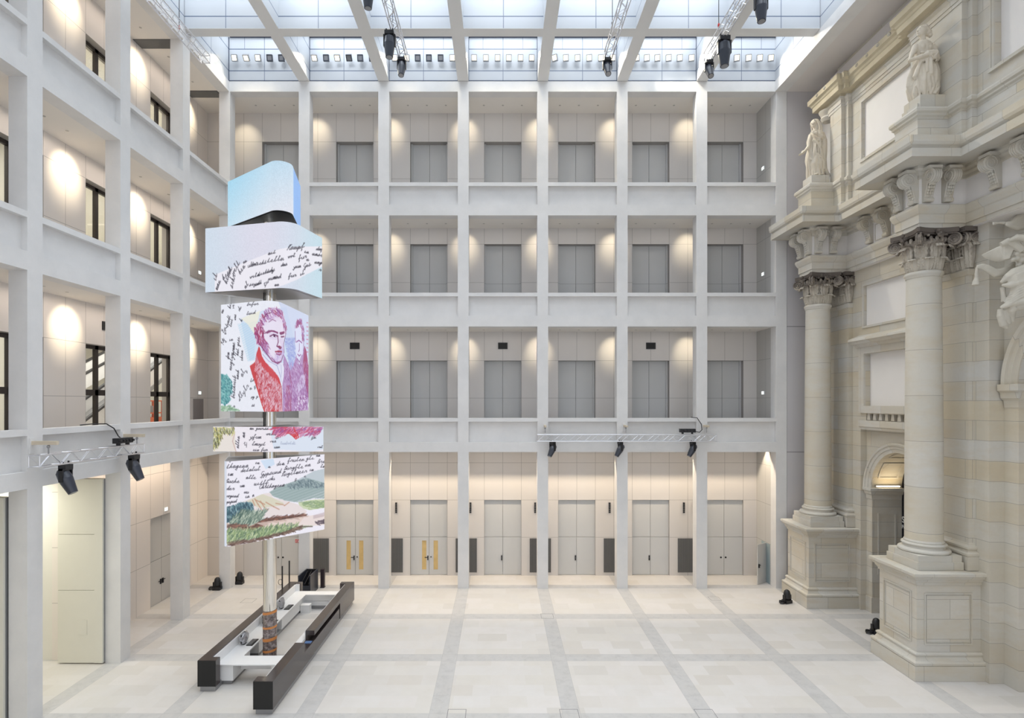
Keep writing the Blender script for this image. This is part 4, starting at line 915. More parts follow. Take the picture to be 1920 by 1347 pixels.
cv.grass([(240,960),(330,890),(480,900),(560,880),(500,980),(380,1020),(240,1000)],620,14,-1.0,[(.45,.53,.48),(.25,.36,.33),(.75,.79,.72)],1.1,c=c4)
cv.fill([(200,960),(300,985),(450,1000),(560,930),(860,900),(940,880),(860,990),(560,1010),(420,1040),(200,1020)],(.78,.66,.58),.55,c=c4)
cv.grass([(200,970),(420,1000),(560,930),(900,890),(920,910),(600,960),(420,1040),(220,1010)],420,12,.05,[(.45,.3,.26),(.6,.42,.36),(.3,.22,.2)],1.3,c=c4)
cv.fill([(480,970),(960,900),(1190,900),(1190,990),(900,1000),(600,1010)],(.90,.83,.80),.7,c=c4)
cv.fill([(198,1030),(420,1040),(560,1010),(860,990),(1000,990),(800,1050),(600,1090),(380,1130),(198,1160)],(.66,.73,.62),.85,c=c4)
cv.grass([(198,1030),(420,1040),(600,1005),(860,990),(780,1055),(600,1090),(380,1130),(198,1160)],900,8,-.9,[(.45,.55,.40),(.62,.70,.48),(.3,.4,.33),(.78,.82,.66)],1.2,c=c4)
cv.grass([(200,1140),(420,1120),(700,1060),(860,1000),(880,1020),(700,1080),(420,1145),(200,1175)],220,9,0,[(.35,.25,.22),(.5,.4,.35)],1.3,c=c4)
cv.grass([(1010,950),(1160,930),(1160,975),(1020,980)],40,8,.2,[(.3,.25,.3)],1.2,c=c4)
cv.line([(870,1005),(920,1000),(990,1000)],1.5,(.3,.22,.2),.9,c4)
for k in range(8): cv.line([(1000,900+k*4),(1190,860+k*5)],.8,(.75,.68,.7),.6,c4)
cv.fill([(1165,720),(1190,540),(1195,700),(1180,770)],(.3,.36,.48),.85,c=c4);cv.line([(1160,860),(1180,900)],2,(.45,.55,.4),.7,c4)
for w_,x,y,sz,an in(('uf',215,410,60,-.3),('thagena',210,475,66,-.05),('im',220,540,60,0),('Buche',200,605,60,0),('detalul',340,510,58,-.1),('alle',385,570,54,0),('der',210,670,58,0),('um',335,645,50,-.1),('nu',370,700,50,0),('wogend',205,735,44,0),('Gypsund',520,545,62,-.15),('nitff',460,630,62,-.1),('Carthagena',505,660,54,-.1),('du',600,580,56,0),('in',470,435,48,0),('Kugelmeer',710,545,60,-.15),('die',665,450,56,-.1),('n',590,470,46,0),('frulen',765,420,58,-.1),('Burgfle',730,490,58,-.1),('ja',920,460,60,-.1),('gli',930,400,56,-.1),('im',960,500,46,-.1),('Bremine',1030,430,58,-.1),('laubel',1060,470,50,-.1),('am',1020,370,44,-.1),('ty',1120,360,60,-.1),('gepud',210,790,44,-.1),('in a',380,745,50,-.2),('z',830,580,46,0),('i',910,555,46,0)):
    write(cv,c4,w_,x,y,sz,an,1.15,INK)
block(cv,'picture_face',M['led'],M['under'],M['under'],screens('landscape_screen'))
# ---- the column itself
XC,YC=-9.14,22.45
obj('steel_pole',MB().lathe([(.25,2.05),(.25,17.6)],XC,YC,48),M['chrome'],tow)
for za,zb in((14.1,14.6),(9.36,9.94),(8.1,8.38)):
    m=MB().lathe([(.29,za),(.29,zb)],XC,YC,40)
    obj('glass_sleeve',m,M['glass'],tow)
    obj('sleeve_cable',MB().tube((XC+.12,YC-.28,za),(XC+.12,YC-.28,zb),.02),M['brassglass'],tow);obj('sleeve_cable',MB().tube((XC-.12,YC-.27,za),(XC-.12,YC-.27,zb),.03),M['black'],tow)
t=NT('wrapped_marbled_foil');p,x=t.geo();n=t.noise(p,7,6,.7);c=t.ramp(n,[(.35,(.06,.045,.045)),(.5,(.20,.16,.15)),(.62,(.36,.31,.30)),(.75,(.7,.68,.66))]);t.bsdf(c,.15,spec=.6,bump=t.noise(p,16,3),bs=.4);M['wrap']=t.m
rings=[]
obj('wrapped_foot',MB().lathe([(.262,0),(.262,2.05),(.255,2.08)],XC,YC,48),M['wrap'],tow)
M['tape']=plain('orange_tape',(.62,.25,.08),.4)
for z,dz,tl in((2.0,.05,.04),(1.42,.04,.02),(.95,.06,.035),(.50,.045,.03)):
    m=MB();n_=48;vs=[]
    for k in range(n_+0):
        a=2*PI*k/n_;zz=z+tl*math.cos(a)
        for r_,h_ in((.268,-dz),(.268,dz)): vs.append((XC+r_*math.cos(a),YC+r_*math.sin(a),zz+h_))
    m.add(vs,[(2*k,2*((k+1)%n_),2*((k+1)%n_)+1,2*k+1) for k in range(n_)],True);obj('tape_band',m,M['tape'],tow)
# ============================================================ STONE PORTAL ON THE RIGHT
YC_=[29.46,22.09]; XW=17.88
pw=sroot('wall_right')
S=M['stone'];T_=M['trim']
# masses flanking the columns, up to the entablature
struct('wall_pier',MB().box(XW,20,28.08,31.3,0,16.95),S,pw)
struct('wall_pier',MB().box(XW,20,20.69,23.48,0,16.95),S,pw)
# upper zone of the side bay with its recesses
def hole_wall(m,x0,x1,ya,yb,z0,z1,holes):
    """wall slab with rectangular openings stacked in z"""
    z=z0
    for (a,b,c,d) in holes:
        m.box(x0,x1,ya,yb,z,c); m.box(x0,x1,ya,a,c,d); m.box(x0,x1,b,yb,c,d); z=d
    m.box(x0,x1,ya,yb,z,z1); return m
struct('wall_bay',hole_wall(MB(),XW,18.2,23.48,28.08,8.97,16.95,[(23.9,27.66,9.42,9.74),(23.85,27.71,10.13,12.68),(23.76,27.8,14.04,16.0)]),S,pw)
struct('wall_plaster',MB().box(18.0,19,23.6,28,13.9,16.2).box(18.12,19,23.6,28,10,12.8),M['plaster'],pw)
struct('wall_backing',MB().box(18.2,20,23.48,28.08,8.97,16.95),S,pw)
# window surround, hood, sill with drops
tr=sroot('trim_1')
m=MB()
for a,b,c,d in((23.45,23.85,10.13,12.68),(27.71,28.1,10.13,12.68),(23.45,28.1,12.68,13.0),(23.45,28.1,9.78,10.13)): m.box(XW-.09,XW,a,b,c,d)
struct('window_surround',m,T_,tr)
struct('hood_cornice',MB().sweep([(0,13.62),(.52,13.4),(.54,13.3),(.42,13.24),(.38,13.16),(.2,13.1),(.14,13.0),(0,13.0)],[(XW,28.25),(XW,23.3)],-1),T_,tr)
struct('sill_ledge',MB().sweep([(0,9.42),(.12,9.42),(.12,9.12),(.07,9.06),(.05,8.97),(0,8.97)],[(XW,28.08),(XW,23.48)],-1),T_,tr)
for k in range(9):
    y=27.5-.42*k
    struct('stone_drop',MB().prism([(y-.07,9.74),(y+.07,9.74),(y+.12,9.44),(y-.12,9.44)],'x',XW+.02,XW+.14),T_,tr)
def frame(m,ax,p,a,b,c,d,w,t):
    """raised frame on a face; ax 'x': plane x=p spanning y a..b, z c..d"""
    for (u0,u1,v0,v1) in((a,b,d-w,d),(a,b,c,c+w),(a,a+w,c+w,d-w),(b-w,b,c+w,d-w)):
        if ax=='x': m.box(p-t,p,u0,u1,v0,v1)
        else: m.box(u0,u1,p-t,p,v0,v1)
    return m
struct('panel_frame',frame(MB(),'x',XW,23.66,27.9,13.94,16.1,.1,.05),T_,tr)
# --- side bay: arched passage in a shallow niche
Yc,zs,r0=25.78,6.12,1.87
XN=18.17
def arch_wall(x0,x1,ya,yb,z0,z1,yc,zsp,r,n=28):
    """wall slab with a round arched opening reaching the floor"""
    arc=[(yc+r*math.cos(PI*k/n),zsp+r*math.sin(PI*k/n)) for k in range(n+1)]
    m=MB();
    m.box(x0,x1,ya,yc-r,z0,z1); m.box(x0,x1,yc+r,yb,z0,z1)
    poly=[(yc+r,z1),(yc+r,zsp)]+arc[1:-1]+[(yc-r,zsp),(yc-r,z1)]
    # split into quads for a clean surface
    for (a,b) in zip(arc[:-1],arc[1:]): m.prism([(a[0],a[1]),(a[0],z1),(b[0],z1),(b[0],b[1])],'x',x0,x1)
    return m
struct('niche_wall',arch_wall(XN,19.62,23.48,28.08,0,8.97,Yc,zs,r0),S,pw)
def archivolt(x,yc,zsp,r,prof,n=48,lo=0,hi=PI):
    """moulded ring: prof (radial offset, projection) pairs"""
    vs=[];q=len(prof)
    for k in range(n+1):
        a=lo+(hi-lo)*k/n
        for dr,pj in prof: vs.append((x-pj,yc+(r+dr)*math.cos(a),zsp+(r+dr)*math.sin(a)))
    return MB().add(vs,[(k*q+i,k*q+i+1,(k+1)*q+i+1,(k+1)*q+i) for k in range(n) for i in range(q-1)])
AP=[(0,-.05),(0,.06),(.16,.08),(.18,.12),(.31,.13),(.33,.18),(.41,.20),(.44,.14),(.45,-.05)]
struct('archivolt',archivolt(XN,Yc,zs,r0,AP),T_,tr)
IMP=[(0,0),(.22,0),(.22,-.12),(.15,-.18),(.12,-.30),(.05,-.36),(.03,-.55),(0,-.6)]
for s in(1,-1):
    y=Yc+s*r0; pth=[(XN,y+s*.40),(XN,y),(19.6,y)]
    struct('impost',MB().sweep([(d,zs+z) for d,z in IMP],pth,-1 if s>0 else 1),T_,tr)
    struct('jamb_frame',frame(MB(),'y',y,18.45,19.35,1.9,4.9,.07,.03*s) if s>0 else MB().box(18.5,18.6,y,y+.01,2,2.1),T_,tr)
struct('jamb_base',MB().box(XN-.04,19.6,27.62,28.08,0,.75),T_,tr)
# coffers of the vault
for a0,a1 in((.25,.75),(.95,1.45),(1.7,2.2),(2.4,2.9)):
    n=8;m=MB()
    for (xa,xb,b0,b1) in((18.4,18.48,a0,a1),(19.3,19.38,a0,a1),(18.4,19.38,a0,a0+.04),(18.4,19.38,a1-.04,a1)):
        vs=[]
        for k in range(n+1):
            a=b0+(b1-b0)*k/n
            for x in(xa,xb): vs.append((x,Yc+(r0-.035)*math.cos(a),zs+(r0-.035)*math.sin(a)))
        m.add(vs,[(2*k,2*k+1,2*k+3,2*k+2) for k in range(n)])
    struct('vault_coffer_frame',m,T_,tr)
d=sroot(door_name());obj('door_screen',MB().box(19.62,19.7,23.9,27.66,0,8),plain('dark_glass_door',(.02,.02,.025),.1),d)
# white lettering on the dark door
def text_obj(s,loc,size,rot,mat,parent,name='lettering'):
    cu=bpy.data.curves.new(name,'FONT');cu.body=s;cu.size=size;cu.extrude=.004;cu.align_x='LEFT'
    o=bpy.data.objects.new(name,cu);COL.objects.link(o);o.location=loc;o.rotation_euler=rot;cu.materials.append(mat)
    dg=bpy.context.evaluated_depsgraph_get();me=bpy.data.meshes.new_from_object(o.evaluated_get(dg));bpy.data.objects.remove(o)
    o=bpy.data.objects.new(name,me);COL.objects.link(o);o.location=loc;o.rotation_euler=rot;o.parent=parent;return o
text_obj('S',(19.61,27.64,4.45),.42,(PI/2,0,-PI/2),M['white'],d)
text_obj('Po',(19.61,27.64,4.15),.26,(PI/2,0,-PI/2),M['white'],d)
q=empty('led_strip',(18.9,27.55,6.18));tag(q,'warm glowing light strip on the impost inside the small stone arch','light strip')
obj('strip_diffuser',MB().box(-.55,.55,-.03,.03,0,.05),M['ledstrip'],q);obj('strip_holder',MB().box(-.6,.6,.03,.07,-.02,.07),M['graymetal'],q)
# --- centre bay, seen only at its edge
struct('wall_centre',arch_wall(18.42,20,14.0,20.69,0,19,17.44,10.95,2.66),S,pw)
struct('archivolt',archivolt(18.42,17.44,10.95,2.66,[(0,-.05),(0,.05),(.14,.06),(.17,.12),(.33,.13),(.36,.2),(.47,.24),(.5,-.05)],64),T_,tr)
struct('impost',MB().sweep([(0,10.95),(.3,10.95),(.3,10.72),(.2,10.66),(.17,10.45),(.06,10.36),(.04,10.12),(0,10.06)],[(18.42,20.65),(18.42,20.1),(19.9,20.1)],-1),T_,tr)
struct('centre_backing',MB().box(20,20.3,12,31.3,0,28),M['plaster'],pw)
# --- pedestals
PEDP=[(0,1.05)]
for ci,yc in enumerate(YC_):
    r=empty('column_pedestal',(15.5,yc,0));tag(r,['panelled sandstone pedestal under the farther column','panelled sandstone pedestal under the nearer column'][ci],'pedestal')
    hw=1.03;x0=.0;xb=XW-15.5+.02
    obj('die',MB().box(0,xb,-hw,hw,0,3.6).box(-.2,xb,-hw-.2,hw+.2,3.9,3.98),S,r)
    pth=[(xb,hw),(0,hw),(0,-hw),(xb,-hw)]
    obj('plinth_course',MB().sweep([(0,0),(.22,0),(.22,.56),(0,.56)],pth,-1),S,r)
    obj('base_moulding',MB().sweep([(.0,.56),(.2,.56),(.23,.6),(.23,.67),(.2,.70),(.13,.72),(.08,.82),(.07,.86),(.10,.90),(.10,.95),(.05,1.0),(0,1.0)],pth,-1),T_,r)
    obj('cap_moulding',MB().sweep([(0,3.5),(.04,3.5),(.05,3.58),(.12,.0+3.66),(.12,3.72),(.17,3.74),(.22,3.82),(.22,3.85),(.27,3.87),(.27,3.97),(.24,3.99),(0,3.99)],pth,-1),T_,r)
    m=MB();frame(m,'x',0,-.78,.78,1.28,3.2,.05,.035);frame(m,'x',0,-.68,.68,1.38,3.1,.02,.02);frame(m,'y',-hw,.27,2.05,1.28,3.2,.05,.035);frame(m,'y',-hw,.35,1.97,1.36,3.12,.02,.02)
    obj('panel_moulding',m,T_,r)
# --- columns
def volute(m,c,u,w,R,n=46,th=.07,turns=2.4,sgn=1):
    """spiral in the plane of u and up; w is the disc axis; sgn flips the winding"""
    c=np.array(c,float);u=np.array(u,float);w=np.array(w,float);up=np.array([0,0,1.])
    m.tube(c-w*th*.8,c+w*th*.8,R*.86,n=22)
    for side in(-1,1):
        pts=[];rs=[]
        for k in range(n+1):
            a=turns*2*PI*k/n;rr=R*(1-.86*k/n)
            pts.append(tuple(c+u*rr*math.sin(a)*sgn+up*rr*math.cos(a)+w*side*th*.9));rs.append(max(.012,R*.15*(1-.5*k/n)))
        m.path(pts,.03,6,rs)
    m.ell(tuple(c+w*th),(R*.2,R*.2,R*.2),8,6);m.ell(tuple(c-w*th),(R*.2,R*.2,R*.2),8,6)
def leaf(m,base,out,side,h,wd,curl,seed=0):
    """acanthus leaf: rises from base, swells and curls outwards; ribbed and scalloped"""
    base=np.array(base,float);out=np.array(out,float);side=np.array(side,float)
    N=12;W=9;front=[]
    for i in range(N+1):
        t=i/N
        if t<.72: o=.03+.10*math.sin(t/.72*PI*.5)*curl;z=h*t/.72*.92
        else:
            a=(t-.72)/.28*PI*.95; o=.03+.10*curl+curl*.17*(1-math.cos(a))*.6; z=h*.92+.10*h*math.sin(a)-max(0,a-PI*.55)*.05*h
        half=wd*(.55+.5*math.sin(min(1,t*1.15)*PI*.62))*(1-.35*max(0,t-.8)/.2)*(1+.10*math.cos(i*PI))
        row=[]
        for j in range(W):
            s=(j/(W-1)-.5)*2
            rib=.022*math.cos(s*PI*2.5)-.05*s*s
            row.append(base+side*half*s*.5+out*(o+rib)+np.array([0,0,z]))
        front.append(row)
    vs=[tuple(p) for r_ in front for p in r_]+[tuple(p-out*.05) for r_ in front for p in r_]
    K=(N+1)*W;fs=[]
    for i in range(N):
        for j in range(W-1):
            a=i*W+j;fs+=[(a,a+1,a+W+1,a+W),(K+a,K+a+W,K+a+W+1,K+a+1)]
        a=i*W;fs+=[(a,a+W,K+a+W,K+a),(a+W-1,K+a+W-1,K+a+2*W-1,a+2*W-1)]
    a=N*W;fs+=[(a+j,a+j+1,K+a+j+1,K+a+j) for j in range(W-1)]
    m.add(vs,fs,True)
SH=[];n=16
for k in range(n+1):
    t=k/n;SH.append((.625-.06*(t**1.8),4.98+.0+t*(15.2-4.98)))
col0=empty('stone_column',(16.53,YC_[1],0));tag(col0,'tall round sandstone column on the nearer pedestal','column')
obj('plinth_block',MB().box(-.86,.86,-.86,.86,3.99,4.28).box(-.82,.82,-.82,.82,4.28,4.52),T_,col0)
bs=[(.80,4.52)]+[(.80+.06*math.sin(a),4.59-.07*math.cos(a)) for a in np.linspace(0,PI,7)]+[(.76,4.67),(.70,4.69),(.685,4.74),(.70,4.78)]+[(.70+.045*math.sin(a),4.825-.045*math.cos(a)) for a in np.linspace(0,PI,6)]+[(.655,4.88),(.66,4.93),(.64,4.96),(.626,4.99)]
obj('attic_base',MB().lathe([(r_,z) for r_,z in bs],0,0,56),T_,col0)
obj('shaft',MB().lathe(SH,0,0,56),M['shaft'],col0)
obj('astragal',MB().lathe([(.56,15.1),(.59,15.12),(.60,15.18),(.63,15.22),(.64,15.27),(.62,15.33),(.58,15.35)],0,0,56),T_,col0)
zc0,zc1=15.33,16.92
m=MB().lathe([(.53,zc0),(.53,zc0+.5),(.57,zc0+.9),(.66,zc0+1.1),(.68,zc0+1.14)],0,0,40)
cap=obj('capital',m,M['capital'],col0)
m=MB()
for k in range(8):
    a=2*PI*k/8+PI/8;o=(math.cos(a),math.sin(a),0);s_=(-math.sin(a),math.cos(a),0);leaf(m,(.52*o[0],.52*o[1],zc0),o,s_,.48,.40,.9)
for k in range(8):
    a=2*PI*k/8;o=(math.cos(a),math.sin(a),0);s_=(-math.sin(a),math.cos(a),0);leaf(m,(.52*o[0],.52*o[1],zc0+.05),o,s_,.92,.40,1.25)
obj('leaf_crown',m,M['capital'],cap)
m=MB().lathe([(.60,zc0+.98),(.66,zc0+1.0),(.70,zc0+1.08),(.66,zc0+1.15),(.60,zc0+1.2)],0,0,32)
for k in range(20):
    a=2*PI*k/20;m.ell((.68*math.cos(a),.68*math.sin(a),zc0+1.18),(.07,.07,.11),8,6)
obj('egg_band',m,M['capital'],cap)
m=MB()
for k in range(4):
    a=PI/4+k*PI/2;u=(math.cos(a),math.sin(a),0);w=(-math.sin(a),math.cos(a),0)
    volute(m,(.93*u[0],.93*u[1],zc0+1.15),u,w,.24)
    m.path([(.55*u[0],.55*u[1],zc0+1.30),(.75*u[0],.75*u[1],zc0+1.42),(.95*u[0],.95*u[1],zc0+1.40)],.06,8)
obj('volutes',m,M['capital'],cap)
pl=[]
for k in range(4):
    a=PI/4+k*PI/2;b=a+PI/2;c1=np.array([math.cos(a),math.sin(a)])*1.13;c2=np.array([math.cos(b),math.sin(b)])*1.13;mid=(c1+c2)/2;inw=-mid/np.linalg.norm(mid)
    pl.append(tuple(c1+(c2-c1)*.04))
    for t in(.2,.35,.5,.65,.8): pl.append(tuple(c1+(c2-c1)*t+inw*.17*math.sin(PI*t)))
    pl.append(tuple(c1+(c2-c1)*.96))
m=MB().prism(pl,'z',zc0+1.42,zc1).prism([(p[0]*.95,p[1]*.95) for p in pl],'z',zc0+1.36,zc0+1.42)
rnd=random.Random(4)
for k in range(4):
    a=k*PI/2
    for j in range(9):
        m.ell((.80*math.cos(a)+rnd.uniform(-.07,.07),.80*math.sin(a)+rnd.uniform(-.07,.07),zc0+1.38+rnd.uniform(-.14,.12)),(.07,.07,.07),8,6)
for k in range(26):
    a=rnd.uniform(0,2*PI);m.ell((.74*math.cos(a),.74*math.sin(a),zc0+1.32+rnd.uniform(-.03,.05)),(.06,.06,.05),7,5)
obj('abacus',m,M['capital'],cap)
c1_=dup(col0,(16.53,YC_[0],0),'tall round sandstone column on the farther pedestal, by the end of the portal')
# --- pilasters behind the columns
for ci,yc in enumerate(YC_):
    r=empty('pilaster',(17.66,yc,4));tag(r,['flat sandstone pilaster behind the farther column','flat sandstone pilaster behind the nearer column'][ci],'pilaster')
    obj('pilaster_shaft',MB().box(0,.22,-.75,.75,.9,11.3),S,r)
    pth=[(.22,.75),(0,.75),(0,-.75),(.22,-.75)]
    obj('pilaster_base',MB().sweep([(0,0),(.2,0),(.2,.5),(.19,.52),(.22,.55),(.22,.62),(.19,.66),(.12,.68),(.1,.75),(.14,.78),(.14,.85),(.09,.88),(.03,.92),(0,1.0)],pth,-1),T_,r)
    obj('pilaster_astragal',MB().sweep([(0,11.1),(.03,11.12),(.05,11.25),(.07,11.3),(.03,11.35),(0,11.36)],pth,-1),T_,r)
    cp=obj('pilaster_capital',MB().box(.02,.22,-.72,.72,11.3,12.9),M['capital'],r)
    m=MB()
    for y in(-.5,0,.5): leaf(m,(.02,y,11.34),(-1,0,0),(0,1,0),.48,.42,.8)
    for y in(-.72,-.25,.25,.72): leaf(m,(.02,y,11.38),(-1,0,0),(0,1,0),.92,.42,1.1)
    leaf(m,(.16,-.72,11.38),(0,-1,0),(1,0,0),.92,.4,1.0);leaf(m,(.16,.72,11.38),(0,1,0),(1,0,0),.92,.4,1.0)
    obj('leaf_crown',m,M['capital'],cp)
    m=MB()
    for s in(-1,1): volute(m,(-.12,s*.72,12.48),(0,s,0),(1,0,0),.23,th=.06,sgn=1);volute(m,(.12,s*.86,12.48),(1,0,0),(0,1,0),.2,th=.06)
    m.box(-.24,.22,-.9,.9,12.74,12.92)
    for k in range(6): m.ell((-.1,-.35+.14*k,12.62),(.07,.06,.1),8,6)
    obj('volutes',m,M['capital'],cp)
# --- main entablature, breaking forward over the columns
XE=17.70;XR_=15.93;hw=.585
def epath(x,xr,h,far=31.28,near=12.0):
    p=[(x,far)]
    for yc in YC_: p+=[(x,yc+h),(xr,yc+h),(xr,yc-h),(x,yc-h)]
    return p+[(x,near)]
ent=empty('stone_entablature',(0,0,0));tag(ent,'heavy sandstone entablature with scroll brackets above the two columns','entablature')
EP=epath(XE,XR_,hw)
obj('core',MB().prism(EP+[(20,12.0),(20,31.28)],'z',16.9,19.9),M['plaster'],ent)
obj('architrave',MB().sweep([(0,16.92),(.03,16.92),(.03,17.1),(.07,17.1),(.07,17.42),(.11,17.46),(.17,17.6),(.19,17.66),(.19,17.74),(.16,17.78),(0,17.78)],EP,-1),T_,ent)
obj('bed_moulding',MB().sweep([(0,18.78),(.05,18.8),(.05,18.92),(.14,18.98),(.14,19.06),(.22,19.12),(.22,19.24),(0,19.24)],EP,-1),T_,ent)
obj('corona',MB().sweep([(0,19.22),(1.02,19.22),(1.02,19.20),(1.06,19.20),(1.06,19.5),(1.0,19.52),(1.02,19.58),(1.1,19.62),(1.13,19.72),(1.13,19.95),(.0,20.02)],EP,-1),T_,ent)
# frieze panels
m=MB()
for yc in YC_: frame(m,'x',XR_,yc-.2,yc+.2,17.9,18.7,.03,.015)
for y in(26.38,25.18,24.0): frame(m,'x',XE,y-.42,y+.34,17.9,18.7,.04,.02)
obj('frieze_frames',m,T_,ent)
def console(m,leafm):
    """scroll bracket: local -x is outwards, y across, z down from 0"""
    w=.18
    out=[(0,0),(-.38,0)]
    for k in range(15):
        a=PI/2+PI*1.15*k/14;out.append((-.38+.235*math.cos(a),-.235+.235*math.sin(a)))
    out+=[(-.26,-.52),(-.24,-.66),(-.2,-.8),(-.17,-.95)]
    for k in range(8):
        a=PI*.75+PI*.9*k/7;out.append((-.13+.09*math.cos(a),-1.04+.09*math.sin(a)))
    out+=[(0,-1.12)]
    m.prism([(x,z) for x,z in out],'y',-w*.82,w*.82)
    for s in(-1,1):
        pts=[];rs=[]
        for k in range(37):
            a=PI*.5+ -2*PI*2.1*k/36;rr=.225*(1-.85*k/36)
            pts.append((-.38+rr*math.cos(a),s*w*.85,-.235+rr*math.sin(a)));rs.append(.022*(1-.4*k/36)+.006)
        m.path(pts,.02,6,rs);m.path([(-.30,s*w*.84,-.45),(-.22,s*w*.84,-.66),(-.16,s*w*.84,-.9),(-.13,s*w*.84,-1.1)],.018,6)
    for k in range(4):
        y=-.115+.077*k;pts=[]
        for j in range(11):
            a=PI*.5+PI*1.1*j/10;pts.append((-.38+.24*math.cos(a),y,-.235+.24*math.sin(a)))
        m.path(pts,.035,6)
    m.path([(-.14,-w*.9,-1.05),(-.14,w*.9,-1.05)],.085,10)
    for j in range(5):
        for s in(-.08,0,.08): leafm.ell((-.31+.035*j,s,-.52-.1*j),(.05,.045,.06),7,5)
    leafm.ell((-.36,0,-.5),(.06,.13,.05),8,6)
    m.box(-.52,0,-.24,.24,.01,.12);m.box(-.46,0,-.2,.2,-.0,.02)
a_,b_=MB(),MB();console(a_,b_);cm_=mesh_of(a_,'console',T_);lm_=mesh_of(b_,'bracket_leaf',T_)
CN=[]
for yc in YC_:
    CN+=[(XR_,yc-.40,0),(XR_,yc+.40,0),(XR_+.24,yc-hw,90),(XR_+.98,yc-hw,90),(XR_+.98,yc+hw,-90)]
for y in(30.9,26.98,25.78,24.58,23.45,20.1,18.85,17.6): CN.append((XE,y,0))
for (x,y,a) in CN:
    o=bpy.data.objects.new('console',cm_);COL.objects.link(o);o.parent=ent;o.location=(x,y,19.0);o.rotation_euler=(0,0,math.radians(a))
    l_=bpy.data.objects.new('bracket_leaf',lm_);COL.objects.link(l_);l_.parent=o
# --- attic storey
up=sroot('wall_right_upper')
struct('wall_storey',hole_wall(MB(),17.4,17.62,12,29.2,19.95,27.5,[]) if 0 else MB().box(17.4,17.7,27.15,29.2,19.95,27.5).box(17.4,17.7,23.95,27.15,19.95,22.0).box(17.4,17.7,23.95,27.15,24.68,27.5).box(17.4,17.7,19.9,23.95,19.95,27.5).box(17.4,17.7,12,19.9,19.95,22.1),S,up)
struct('wall_plaster',MB().box(17.5,17.9,23.8,27.3,21.9,24.8).box(17.62,17.95,12,20,22,27.5),M['plaster'],up)
struct('wall_end',MB().box(17.75,18.5,29.2,31.3,19.95,27.5),M['plaster'],up)
struct('upper_pilaster',MB().box(17.2,17.4,27.98,29.2,21.2,25.5).box(17.0,17.2,28.21,29.15,21.2,25.5),S,up)
struct('upper_pilaster',MB().box(17.2,17.4,20.62,23.56,21.2,25.5).box(17.0,17.2,20.84,23.34,21.2,25.5),S,up)
m=MB();frame(m,'x',17.4,23.8,27.3,21.85,24.83,.12,.06);frame(m,'x',17.4,23.89,27.21,21.94,24.74,.05,.03)
m.box(17.34,17.4,19.9,20.05,22.0,27).box(17.31,17.4,19.98,20.03,22.0,27).box(17.3,17.4,12,20.1,21.98,22.1)
struct('panel_frame',m,T_,up)
# string course and statue pedestals
tr2=sroot('trim_2')
SP=[(17.4,29.2),(17.05,29.2)]
SPp=[(17.5,29.3)]
p=[(17.4,29.95),(17.4,29.9)]
pth=[(17.7,30.02),(17.0,30.02),(17.0,YC_[0]+.62),(15.85,YC_[0]+.62),(15.85,YC_[0]-.62),(17.0,YC_[0]-.62),(17.0,28.21),(17.2,28.21),(17.2,27.98),(17.4,27.98),
 (17.4,23.56),(17.2,23.56),(17.2,23.34),(17.0,23.34),(17.0,YC_[1]+.62),(15.85,YC_[1]+.62),(15.85,YC_[1]-.62),(17.0,YC_[1]-.62),(17.0,20.84),(17.2,20.84),(17.2,20.62),(17.4,20.62),(17.4,12)]
struct('string_course',MB().sweep([(0,21.05),(.02,21.05),(.03,21.12),(.09,21.17),(.09,21.24),(.15,21.30),(.16,21.40),(.14,21.46),(0,21.5)],pth,-1),T_,tr2)
struct('base_course',MB().sweep([(0,19.95),(.06,19.95),(.06,20.28),(0,20.32)],pth,-1),T_,tr2)
struct('upper_plinth',MB().prism([(x-.012,y) for x,y in pth]+[(18,12),(18,30.02)],'z',19.96,21.2),S,tr2)
for yc in YC_: pass
# upper cornice
XU=17.4
cp_=[(17.4,29.75),(17.0,29.75),(17.0,28.21),(17.2,28.21),(17.2,27.98),(17.4,27.98),(17.4,23.56),(17.2,23.56),(17.2,23.34),(17.0,23.34),(17.0,20.84),(17.2,20.84),(17.2,20.62),(17.4,20.62),(17.4,12)]
uc=empty('upper_cornice',(0,0,0));tag(uc,'weathered tan sandstone cornice along the top of the portal, just below the grey soffit','cornice')
obj('architrave',MB().sweep([(0,25.05),(.03,25.05),(.03,25.2),(.06,25.2),(.06,25.38),(.12,25.45),(.12,25.52),(0,25.55)],cp_,-1),T_,uc)
obj('corona',MB().sweep([(0,25.5),(.06,25.55),(.1,25.66),(.38,25.68),(.38,25.92),(.42,25.96),(.45,26.05),(.55,26.12),(.56,26.36),(.5,26.42),(0,26.5)],cp_,-1),plain('tan_cornice_stone',(.56,.50,.37),.85,var=.2,scale=1.5,spec=.15),uc)
m=MB()
for y in(29.4,28.7): m.ell((16.45,y,26.25),(.07,.09,.08),10,8)
for k in range(6): m.ell((16.84,27.5-.75*k,26.25),(.07,.09,.08),10,8)
obj('lion_masks',m,T_,uc)
obj('attic_block',MB().box(17.32,18,12,29.7,26.4,27.3),M['soffit'],uc)
obj('end_capital',MB().lathe([(.25,24.95),(.3,25.05),(.34,25.12),(.3,25.2),(.36,25.35),(.42,25.45),(.42,25.5)],17.1,29.55,20),T_,uc)
struct('wall_back_attic',MB().box(18,18.3,12,31.3,26,27.5),M['soffit'])
